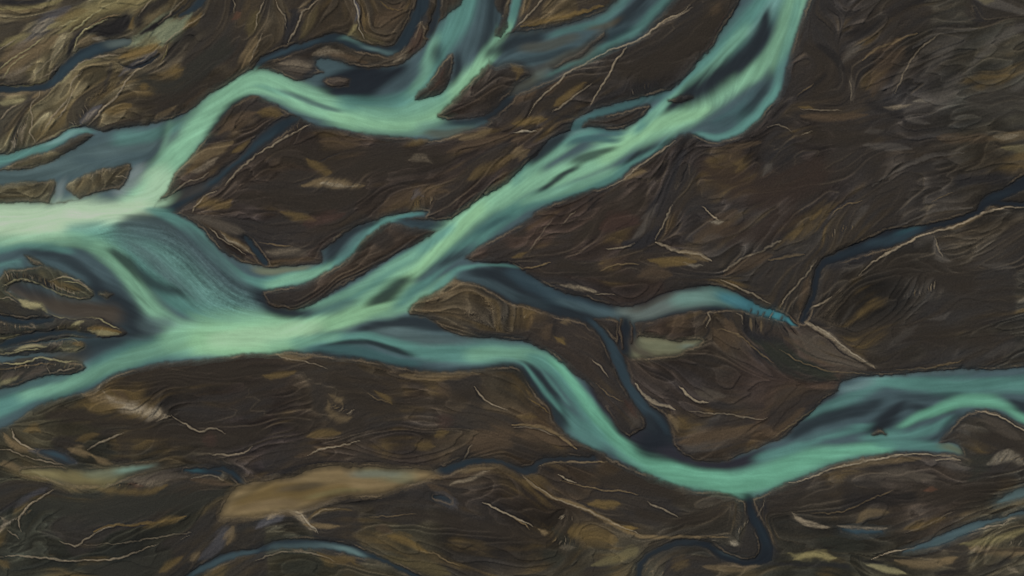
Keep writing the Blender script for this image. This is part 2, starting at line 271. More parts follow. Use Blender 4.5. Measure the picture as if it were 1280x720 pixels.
for ln in rows('''
# --- upper river
north|teal .9 .8|597,-20,16 585,10,17 568,36,15 552,58,14 540,80,13 530,102,12 515,125,14 495,145,10
north|mint .5 .9|545,50,6 536,75,7 528,95,7 515,120,6
north|ink .9 .6|470,92,8 440,98,12 410,112,8
north|ink .9 .5|500,92,12 480,100,16 450,108,20 425,108,16
north|slate .7 .8|520,88,8 500,105,9 478,118,8
north|navy .7 .7|612,-10,14 610,20,12 606,45,10 595,62,8
north|slate .8 .9|604,0,8 598,30,9 588,60,9 580,85,8
north|navy .8 .7|572,70,4 573,88,4 568,105,4 557,118,3
north|navy .7 .7|545,72,6 549,62,6
north|teal .9 .6|649,-20,4 646,0,5 642,22,5 636,36,5
north|mint 1 .45|637,34,4 626,48,7 614,66,9 600,82,9 588,98,10 572,115,12 553,133,13 530,148,15 500,153,15 465,152,14 435,146,14 405,136,13 375,124,13 350,111,13 330,103,14 308,104,14 288,117,14 268,135,16 250,155,17 233,175,18 218,196,19 203,218,20 190,238,22 165,256,16
north|mint .8 .5|322,92,5 345,98,8 365,108,9 385,116,10 405,125,9 430,134,8
north|gmint .35 .9|603,80,6 585,100,8 560,126,8 520,150,9 470,155,8 420,145,8
north|teal .8 .9|545,118,16 515,132,16 470,135,14 430,128,10
north|mint .45 .9|540,125,12 500,145,12 450,145,10
north|slate .75 .6|350,112,2 365,119,3 385,127,4 405,134,3 425,139,2
north|navy .85 .5|262,165,3 275,151,5 287,138,6 300,128,5 313,122,4 325,121,2
north|teal .5 .8|320,106,2 330,107,3 345,113,3 360,121,3
north|teal .8 .6|-40,206,6 0,201,6 40,189,6 72,177,6 92,164,4 112,166,2
north|ice .5 .6|60,181,3 85,170,3 95,162,2 108,162,1
north|steel .8 .9|-20,224,8 30,220,8 80,208,13 130,195,18 180,178,16 215,165,10
north|teal .6 .9|150,175,10 190,168,8 220,158,6
north|slate .6 .7|100,200,7 130,205,6 160,198,6 185,195,5
north|navy .45 .8|206,155,3 202,175,4 192,195,5 180,208,5
north|mint .5 .8|212,150,3 208,170,3 200,190,3
north|foam .6 .8|72,240,5 78,228,4 72,250,4
north|foam .7 .9|150,240,7 165,225,8 175,210,6
north|foam .4 .6|172,232,2 180,215,2
north|aqua .55 .7|530,160,9 565,163,8 590,158,5
north|shoal .7 .9|535,165,4 560,168,6 590,162,5
north|blue .8 .6|565,153,3 585,153,4 605,149,4
# --- main, west
main|mint .7 .9|60,290,16 110,288,16 150,280,10
main|pmint 1 .6|-140,285,32 -50,280,27 0,278,26 50,277,24 100,272,20 140,268,15 175,262,12
north|pmint .6 .9|200,225,18 190,245,18 170,258,14 140,264,10
main|teal .85 .8|90,290,10 130,288,12 170,290,12 210,310,16 240,335,20 270,360,24 300,380,24
main|slate .7 .9|150,290,10 190,290,14 230,300,16 265,325,18 290,350,16
main|navy .75 .9|150,280,4 172,274,6 200,277,7 225,288,8 250,306,8 275,330,8 300,350,7 325,366,6
main|teal .9 .5|185,262,4 205,268,6 225,277,7 243,290,8 258,307,8 275,325,7 292,340,7 310,350,7 330,354,7 360,353,7
main|teal .9 .6|110,300,10 145,312,12 170,330,11 195,352,11 230,380,12 270,395,14
main|steel .55 1|160,280,12 200,290,18 240,315,24 280,350,22 310,375,16
main|aqua .35 1|150,300,12 190,320,16 230,350,18 270,380,16
main|slate .5 1|230,290,8 262,318,9 290,348,9 320,370,8
main|mint .6 .9|-40,308,10 0,303,9 50,300,8 100,300,9 135,315,12 160,340,12 175,365,12 195,390,13 220,412,15
main|mint .7 .7|120,310,8 150,330,10 168,352,9 180,375,8 195,392,8
main|navy .75 .8|140,314,4 160,328,6 178,343,7 200,358,6 225,366,4
main|slate .8 .8|-40,328,10 0,322,8 30,314,6 60,314,6 90,325,8 115,345,9 135,360,9
main|navy .7 .7|40,317,4 65,318,5 88,326,6 108,340,6 122,352,5
main|teal .7 .8|-40,320,5 0,314,4 25,308,4 55,308,4 85,314,5
main|teal .5 .8|-20,338,3 10,330,4 25,327,3
main|navy .85 .9|120,362,10 140,378,16 160,395,18 180,412,12 205,418,6
main|mud 1 .8|18,360,9 50,374,11 80,386,13 110,390,14 140,394,13
main|navy .6 .9|15,356,5 35,361,6 60,370,4
main|mud .6 .9|60,440,5 85,440,8 105,440,9
main|slate .5 .9|120,425,8 150,430,6
main|navy .6 .9|160,425,5 135,430,8 115,433,10 100,440,8
main|slate .7 .9|170,430,6 150,440,8 130,448,8 118,452,6
main|steel .5 .8|180,405,8 200,420,8 180,425,8
main|steel .7 .9|190,400,6 215,407,8 200,414,6
main|teal .9 .8|-140,560,18 -40,530,14 0,510,15 40,492,14 80,480,13 120,466,14 160,447,15 200,437,16 240,430,18
main|mint .55 .9|30,495,7 80,482,8 130,462,8 180,442,9 220,432,12
main|slate .6 .7|0,528,5 30,512,4 60,500,3
main|slate .6 .7|0,495,5 40,482,4 80,473,4
main|ice .5 .6|108,452,2 107,460,3 101,466,2
# --- main, bright core
main|mint 1 .6|215,425,14 245,420,22 280,420,26 315,416,27 350,414,26 385,408,22 420,398,19 450,385,19 480,366,18 505,345,16 530,322,16 555,298,16 580,275,15 605,255,15 635,235,14 665,220,14
main|gmint .7 .6|250,425,16 290,425,20 330,422,20 370,416,17 410,405,13 440,398,10 470,385,10 495,370,7 520,340,7 560,300,7 600,262,8
main|pmint .35 .9|270,425,10 330,420,12 390,410,10
main|teal .9 .7|370,393,8 410,383,9 450,362,9 490,335,8 530,308,7 565,285,6
main|mint .5 .8|380,390,5 430,370,5 470,345,5 520,315,5
main|navy .9 .8|322,370,6 338,383,8 360,391,7 385,392,4
main|slate .5 .8|385,391,6 410,388,7 440,378,5
main|navy .8 .6|460,381,2 474,374,5 488,366,7 500,357,6 512,350,3
main|teal .9 .7|640,262,12 620,277,10 600,295,10 583,308,9 560,325,8 540,345,8 520,365,9 500,382,8
main|slate .8 .7|522,350,3 540,338,6 560,326,7 578,316,6 592,306,3
main|navy .6 .6|552,330,4 570,322,5 580,318,3
main|dteal .8 .6|598,290,2 612,281,4 628,274,4 645,267,2
main|mint .7 .6|560,349,5 545,360,6 530,370,6 510,384,6 490,394,7 465,402,6
main|teal .8 .6|590,334,3 573,338,5 560,350,5 545,360,5
main|mint .8 .5|625,250,12 655,235,11 690,222,11 725,208,12 760,190,12
main|teal .9 .7|640,262,8 680,247,9 720,235,8 760,222,8 790,202,6 815,188,5 840,172,4
main|mint .6 .7|655,252,5 690,242,5 730,228,6 765,212,5
main|mint 1 .4|690,226,9 720,211,11 745,198,13 770,184,14 795,172,15 820,161,14 845,151,14 870,143,13 890,133,12 910,118,10 930,100,9 948,82,8
main|gmint .6 .6|755,196,8 790,174,9 825,156,8 855,147,8 885,138,7
main|teal .9 .6|645,226,6 660,212,8 678,198,9 700,183,9 722,170,7 745,165,4
main|mint .6 .7|652,224,5 672,206,6 695,192,6 715,180,5
main|ice .25 .6|708,174,1.5 722,166,2 735,162,2
main|navy .85 .6|664,204,4 672,195,6 685,185,7 700,175,6 710,169,3
main|dteal .9 .6|712,180,3 730,174,4 750,173,4 775,175,3
main|navy .7 .6|718,202,4 735,196,5 752,190,4 768,184,2
main|navy .85 .5|676,238,2 690,229,3 705,219,3 722,209,2
main|navy .85 .5|782,204,2 793,196,4 806,189,3 822,182,2 840,173,1.5
main|dteal .9 .7|718,160,4 735,156,5 760,164,5 780,166,3
main|dteal .9 .5|712,160,4 732,148,5 758,139,5 785,131,5 812,123,4 835,116,4
main|navy .8 .7|798,163,2 808,155,3 817,145,3 826,137,3
main|teal .95 .7|1000,-60,20 975,-10,20 946,20,17 922,46,16 900,67,14 876,90,12 855,110,9 838,126,8 822,138,7 808,152,7 797,164,5
main|mint .5 .7|934,36,7 908,64,7 885,90,7 855,115,6 830,134,6 810,152,5
main|ice .3 .9|985,-20,10 965,10,8 940,40,6
main|navy .95 .7|960,15,4 954,38,9 943,58,12 930,74,14 914,88,15 896,100,14 878,111,12 860,121,9 847,129,5 834,138,2
main|mint .9 .6|1010,-60,12 1000,-10,13 990,20,13 978,50,12 965,72,12 950,86,11 932,100,10 915,114,9 900,126,8
main|teal .6 .8|1000,0,6 992,30,6 983,60,6 975,90,6 965,115,7 950,135,8 930,150,9
main|slate .9 .9|950,105,6 930,120,9 912,135,11 892,150,11 872,160,6
main|dteal .6 .9|945,118,8 925,140,9 900,155,8
main|slate .7 .8|962,90,5 955,105,7 940,125,7
main|navy .6 .8|955,112,4 945,128,5 930,142,5
main|teal .8 .6|872,166,3 885,171,4 905,171,5 925,162,6 945,148,6 960,130,6 972,108,5
main|slate .7 .6|878,158,4 895,160,5 915,150,6
# loop
main|teal .9 .5|528,266,2 505,270,4 480,276,6 462,287,8 448,300,9 435,314,9 418,328,9 395,338,8 370,348,9 340,352,8
main|navy .8 .6|470,276,2 450,285,4 432,297,6 418,310,9 412,322,6
main|slate .5 .7|455,290,5 440,303,6 428,318,6
main|mint .7 .7|410,334,5 385,344,7 360,351,7 335,356,5
main|khaki .8 .8|320,337,4 340,340,5 365,337,4 385,333,3
main|blue .7 .6|497,276,3 515,279,5 535,281,5 553,281,5
main|cyan .4 .6|500,273,2 520,267,2 536,266,1.5
# east river
main|steel .9 .9|640,441,14 600,440,16 560,437,16 525,428,16 500,418,14 470,415,14 440,418,12 400,425,10
main|teal .95 .6|700,462,10 675,447,11 640,441,13 600,441,13 565,442,12 530,441,10 500,433,8 470,425,7 440,422,8 405,424,8 370,430,7
main|mint .6 .8|690,455,7 660,443,9 625,441,9 590,443,8
main|mint .5 .8|340,432,7 380,426,6 420,420,5
main|slate .8 .8|600,420,4 575,408,7 550,400,7 525,396,8 500,396,5 470,405,5 440,411,4
main|navy .8 .7|570,412,3 548,407,6 525,403,7 500,402,5 475,407,4 450,411,3
main|navy .85 .5|400,433,1.5 425,428,3 450,427,3 475,431,3 498,438,3 515,446,2
main|dteal .9 .7|385,437,4 420,436,6 455,440,7 490,449,6 520,456,5
main|navy .6 .7|395,440,3 440,446,3 490,456,3 540,464,4 600,460,3 640,457,3
main|teal .95 .5|665,447,8 690,458,10 708,478,11 725,500,12 742,522,13 760,542,13 785,560,14 815,576,16 845,588,16
main|teal .7 .7|690,500,6 705,520,9 725,538,12 750,552,12
main|emint .9 .7|690,452,5 708,468,6 725,490,7 745,516,8 765,540,10 790,560,14 820,577,16 855,590,17 890,598,16 925,603,16 955,595,17 985,582,15 1015,572,13 1045,567,10 1080,562,8 1110,559,7
main|emint .55 .7|840,590,10 880,600,10 925,608,10 960,598,12 990,588,10 1020,578,8
main|navy .85 .8|655,458,6 668,474,9 682,495,11 693,515,9 704,532,7
main|teal .8 .6|652,453,1.5 664,466,2.5 676,482,3 688,498,3 700,512,3
main|teal .6 .6|676,462,1.5 690,478,2.5 700,492,3 712,506,3
main|navy .6 .6|665,460,1.5 682,476,2 695,492,2
main|wine .85 .6|738,482,3 752,500,5 765,520,7 782,540,8
main|wine .9 .8|790,545,8 812,556,12 838,565,9 862,575,7 885,581,6 915,580,6 945,570,7 970,560,5
main|wine .7 .8|985,545,4 1005,530,4 1025,512,5 1040,497,5
main|slate .9 .9|960,562,6 985,552,10 1015,535,14 1045,520,16 1075,505,16 1105,490,12
main|teal .8 .7|950,572,7 985,562,7 1020,547,7 1050,540,6 1085,533,4
main|teal .6 .8|1010,522,5 1040,508,7 1070,495,8 1095,482,8
main|ice .4 .8|1055,488,4 1085,478,5 1105,474,4
main|navy .75 .8|990,545,5 1015,530,7 1045,520,8 1075,514,7 1095,505,6
main|slate .7 .8|1000,550,4 1030,540,5 1060,530,5
main|navy .95 .7|1128,505,5 1118,514,8 1106,525,9 1098,535,9 1090,545,6
main|navy .8 .7|1140,508,4 1165,512,4 1190,512,4
main|teal .9 .8|1100,477,7 1140,480,9 1180,482,10 1230,482,10 1290,480,10 1400,478,12
main|steel .5 .8|1110,468,4 1160,466,3 1220,465,3
main|navy .4 .8|1130,500,5 1170,496,4 1200,492,3
main|emint .85 .7|1125,533,3 1145,523,5 1165,514,6 1185,506,7 1210,501,8 1235,502,8 1255,508,6 1275,520,5 1300,532,5
main|teal .8 .8|1080,548,5 1110,545,7 1140,542,7 1165,535,7 1185,525,6
main|navy .6 .8|1158,553,2 1170,546,3 1182,534,4 1196,520,3
main|slate .6 .8|1130,540,3 1155,528,4 1180,519,3
main|navy .8 .7|1262,500,3 1280,507,7 1310,515,8
main|teal .8 .7|1100,556,6 1135,556,7 1170,557,5 1195,561,5
main|khaki .8 .8|1180,556,4 1192,560,4 1202,565,3
# blue channel
blue|slate .8 .9|575,345,6 600,345,7 630,350,8 660,360,9 690,372,8
blue|blue .8 .9|610,342,6 640,355,8 670,370,9 700,382,7
blue|navy .8 .7|590,340,5 612,345,8 635,352,10 655,362,9 672,372,7
blue|slate .5 .7|595,350,4 620,358,5 648,372,5 680,383,4
blue|teal .6 .6|575,336,2 600,332,2 625,331,2 645,334,2
blue|sblue .6 .9|640,340,7 660,352,9 685,364,9 710,374,7 735,384,6 760,392,5
blue|ink .8 .3|934,388,2 936,393,3
blue|ink .8 .3|950,392,2 953,397,3
blue|cyan2 .9 .4|966,394,3 970,400,3
blue|navy .5 .8|650,375,5 680,384,5 710,390,5
blue|slate .8 .7|700,374,4 730,385,5 760,393,6 780,397,5
blue|fog .8 .9|780,393,9 805,391,8 830,382,10 855,374,11 880,371,10
blue|aqua .7 .8|845,375,8 870,371,9 895,370,9 915,374,8
blue|cyan .9 .7|900,370,5 920,375,7 940,384,7 960,390,6 975,396,5
blue|cyan2 .9 .5|955,390,4 970,394,4 983,400,3 993,407,2
blue|mud .5 .7|790,388,4 815,377,4 840,368,4
blue|ink 1 .4|781,400,6 780,415,9 782,430,9 784,440,6
blue|blue .6 .6|792,405,2 791,415,3 786,425,3
blue|navy .8 .7|730,397,5 748,412,7 760,430,8
blue|sblue .55 .7|738,402,3 752,414,4 764,432,5 772,450,6 780,470,6 790,488,6 805,508,7
blue|ink .8 .8|830,530,8 825,545,12 810,555,12
blue|sblue .3 .6|812,512,3 825,526,4 834,540,3
pool|ice .3 .6|855,432,3 865,430,2
pool|mud .8 .8|792,430,8 800,438,6 812,444,4
pool|khaki .4 .9|800,432,6 820,433,6 845,434,5
# top streams
top|slate .8 .9|640,62,14 670,55,12 700,45,10 735,33,9 770,15,9
top|teal .45 .8|690,45,4 712,38,5 735,32,5 757,22,6 775,5,8 790,-20,10
top|navy .8 .8|610,68,5 640,55,8 675,48,6 
top|navy .8 .8|768,32,4 785,18,7 800,2,9 815,-20,9
top|teal .65 .8|690,92,3 710,82,4 735,72,5 760,58,6 785,44,6 805,28,6 825,8,6 845,-15,7
top|blue .7 .7|750,52,4 765,45,6 785,36,5
top|shoal .7 .8|690,80,6 715,70,7 738,60,6
top|mud .6 .8|640,96,8 660,92,8 680,84,6
top|shoal .6 .9|655,60,5 690,56,6 720,46,5
top|khaki .3 .8|680,92,6 665,100,6
top|navy .5 .6|645,78,3 670,74,3 695,68,3 715,60,2
top|shoal .7 .8|640,112,4 655,106,5 668,100,4
top|gold .4 .8|738,36,3 755,34,4 772,26,3
# small
side|sblue .35 .7|345,165,3 320,184,4 300,199,3 280,214,3 262,228,4
side|mud .5 .8|215,250,5 235,242,5 255,232,5
wcreek|sblue .5 .6|60,106,3 80,88,4 100,71,4 125,61,5
wcreek|fog .6 .7|138,56,5 150,53,5 160,51,4
ncreek|sblue .6 .6|330,76,2 360,62,2 400,50,2
ncreek|aqua .6 .7|430,48,2 442,44,4 446,52,3
ncreek|ice .4 .6|455,60,2 475,64,2 490,66,2
creek|sblue .55 .6|1085,303,3 1105,302,5 1130,296,6 1150,286,3
creek|cyan .25 .6|1125,292,3 1140,286,2 1152,282,1.5
creek|blue .6 .6|1040,320,4 1065,314,4 1085,308,4
creek|blue .4 .6|1236,246,4 1260,241,4
screek|navy .5 .8|330,684,5 350,678,6 375,676,6
screek|steel .5 .8|340,685,5 380,684,6 400,685,5
screek|steel .7 .6|400,681,3 425,686,4 445,692,4 455,697,3
screek|ice .3 .6|420,685,2 440,690,3 458,698,2
screek|slate .6 .6|240,718,3 265,705,4 290,695,4 320,688,3
screek|blue .7 .7|350,672,6 375,674,7
silt|wsand .8 .9|320,625,10 370,610,10 430,600,8
silt|gold .75 .9|300,630,9 340,615,12 390,618,10 430,610,8
silt|wsand .6 .9|400,595,6 430,596,8 470,598,8 500,594,6
silt|khaki .6 .9|450,590,6 480,592,7 510,595,8
silt|tan .7 .8|300,636,5 330,630,6 370,628,5
silt|mud .5 .7|350,612,3 380,608,4 400,606,3
silt|fog .4 .8|440,592,4 470,592,4 500,592,4
silt|dol .4 .7|290,625,4 310,616,4 330,606,3
silt|sand .6 .7|385,622,3 420,615,4 450,612,3
silt|dol .3 .8|370,608,3 400,606,4
bcreek|blue .8 .7|545,588,3 575,582,4 600,578,3 625,579,2
bcreekb|ink .8 .6|806,700,5 812,694,5 820,690,4
bcreekb|ink .8 .6|880,680,6 895,688,7 905,697,6 925,703,4 950,703,5
bcreekc|ink .9 .7|934,622,6 942,647,7 955,670,9 958,695,9
bcreekb|navy .6 .7|800,715,4 806,700,4 830,685,4 860,680,4
bcreekc|blue .5 .7|940,640,4 950,660,5 957,680,5
bcreekb|slate .5 .8|905,692,3 925,696,3
ebrook|steel .5 .7|1165,680,2 1190,670,3 1220,659,3
ebrook|slate .5 .8|1170,676,2 1200,667,2
brook|sand .9 .8|30,590,5 70,594,8 110,600,8 150,602,5
brook|khaki .7 .8|110,592,6 140,592,8 165,588,6
brook|aqua .5 .7|150,590,4 170,586,4 190,583,2
brook|sblue .7 .6|56,566,2 70,569,3 82,574,2
thread|cyan .4 .7|238,587,2 250,587,2
'''):
    a, k, p = ln.split('|'); k = k.split(); WATER_STROKES.append((k[0], float(k[1]), float(k[2]), pt(p)))
WAVES = [('mint', pt('110,290 150,272 200,272 250,300 300,345 340,370 320,395 250,395 200,360 150,330')),
         ('mint', pt('200,275 235,290 270,325 300,350 330,385 280,390 230,350 195,310'))]
REGIONS = []
for ln in rows('''
40,30 70 92,83,60
40,100 60 100,92,66
40,150 50 80,76,56
130,20 60 94,86,62
150,40 22 46,44,38
120,120 50 74,67,48
180,130 40 52,46,34
230,90 50 50,45,36
300,30 50 60,54,42
330,20 40 64,56,42
440,20 50 58,50,38
380,80 30 56,48,40
260,200 40 64,54,44
330,200 60 44,38,33
420,200 70 44,37,32
500,230 60 50,42,35
600,200 50 44,37,33
640,120 40 50,44,38
720,10 40 66,56,38
800,80 60 42,38,34
700,130 30 44,38,32
870,20 40 48,42,34
240,270 40 62,54,46
350,290 60 46,38,34
440,340 40 56,48,40
380,310 20 64,54,46
560,380 30 76,64,44
600,410 40 50,44,34
680,300 50 50,40,34
760,320 60 44,37,33
820,350 40 48,38,32
860,240 70 44,38,34
920,300 60 44,40,35
1000,150 60 42,37,33
1100,100 80 50,45,40
1240,60 60 52,50,42
1160,30 50 46,44,38
1240,140 60 50,50,44
1000,230 60 44,38,35
1120,190 60 46,42,38
1240,190 40 56,50,40
1150,250 50 48,44,39
1000,300 50 46,42,36
1240,300 60 50,46,39
1140,360 70 46,42,36
1240,400 60 48,46,40
1060,420 40 46,42,36
700,420 30 54,42,32
830,420 30 50,40,32
900,420 40 56,48,38
960,470 40 52,42,36
840,500 50 46,40,36
900,540 40 58,48,36
1030,450 30 56,46,40
30,460 40 58,58,42
40,400 40 56,56,42
200,480 50 44,38,32
80,520 40 54,50,36
200,540 60 38,36,31
300,500 70 40,34,31
430,500 60 60,52,38
540,500 60 44,38,32
640,490 30 52,46,34
600,530 60 70,60,44
570,560 30 66,56,42
660,540 40 62,50,36
60,560 40 64,60,44
100,620 80 38,40,33
60,690 60 44,46,38
230,590 40 66,58,42
240,640 50 42,44,36
200,680 50 40,40,32
300,700 40 56,52,38
380,560 60 42,36,34
500,570 60 44,38,34
430,640 50 46,40,30
380,710 40 52,50,36
500,680 50 54,50,36
620,640 60 46,40,35
600,700 50 46,42,36
700,620 50 48,40,32
760,640 50 58,48,34
700,690 50 50,46,36
860,640 50 50,44,34
760,700 40 60,56,42
900,700 40 50,46,36
1000,640 60 50,44,36
1060,610 50 54,48,40
1150,600 60 52,46,40
1240,560 40 50,46,38
1140,640 50 52,44,36
1000,700 60 50,50,40
1240,690 50 64,60,46
1100,700 50 54,52,40
'''):
    a, r, c = ln.split(); x, y = a.split(','); c = [float(v) for v in c.split(',')]; g = sum(c) / 3; REGIONS.append((float(x), float(y), float(r) * .62, tuple(g + (v - g) * .85 for v in c)))
LAND_STROKES = []
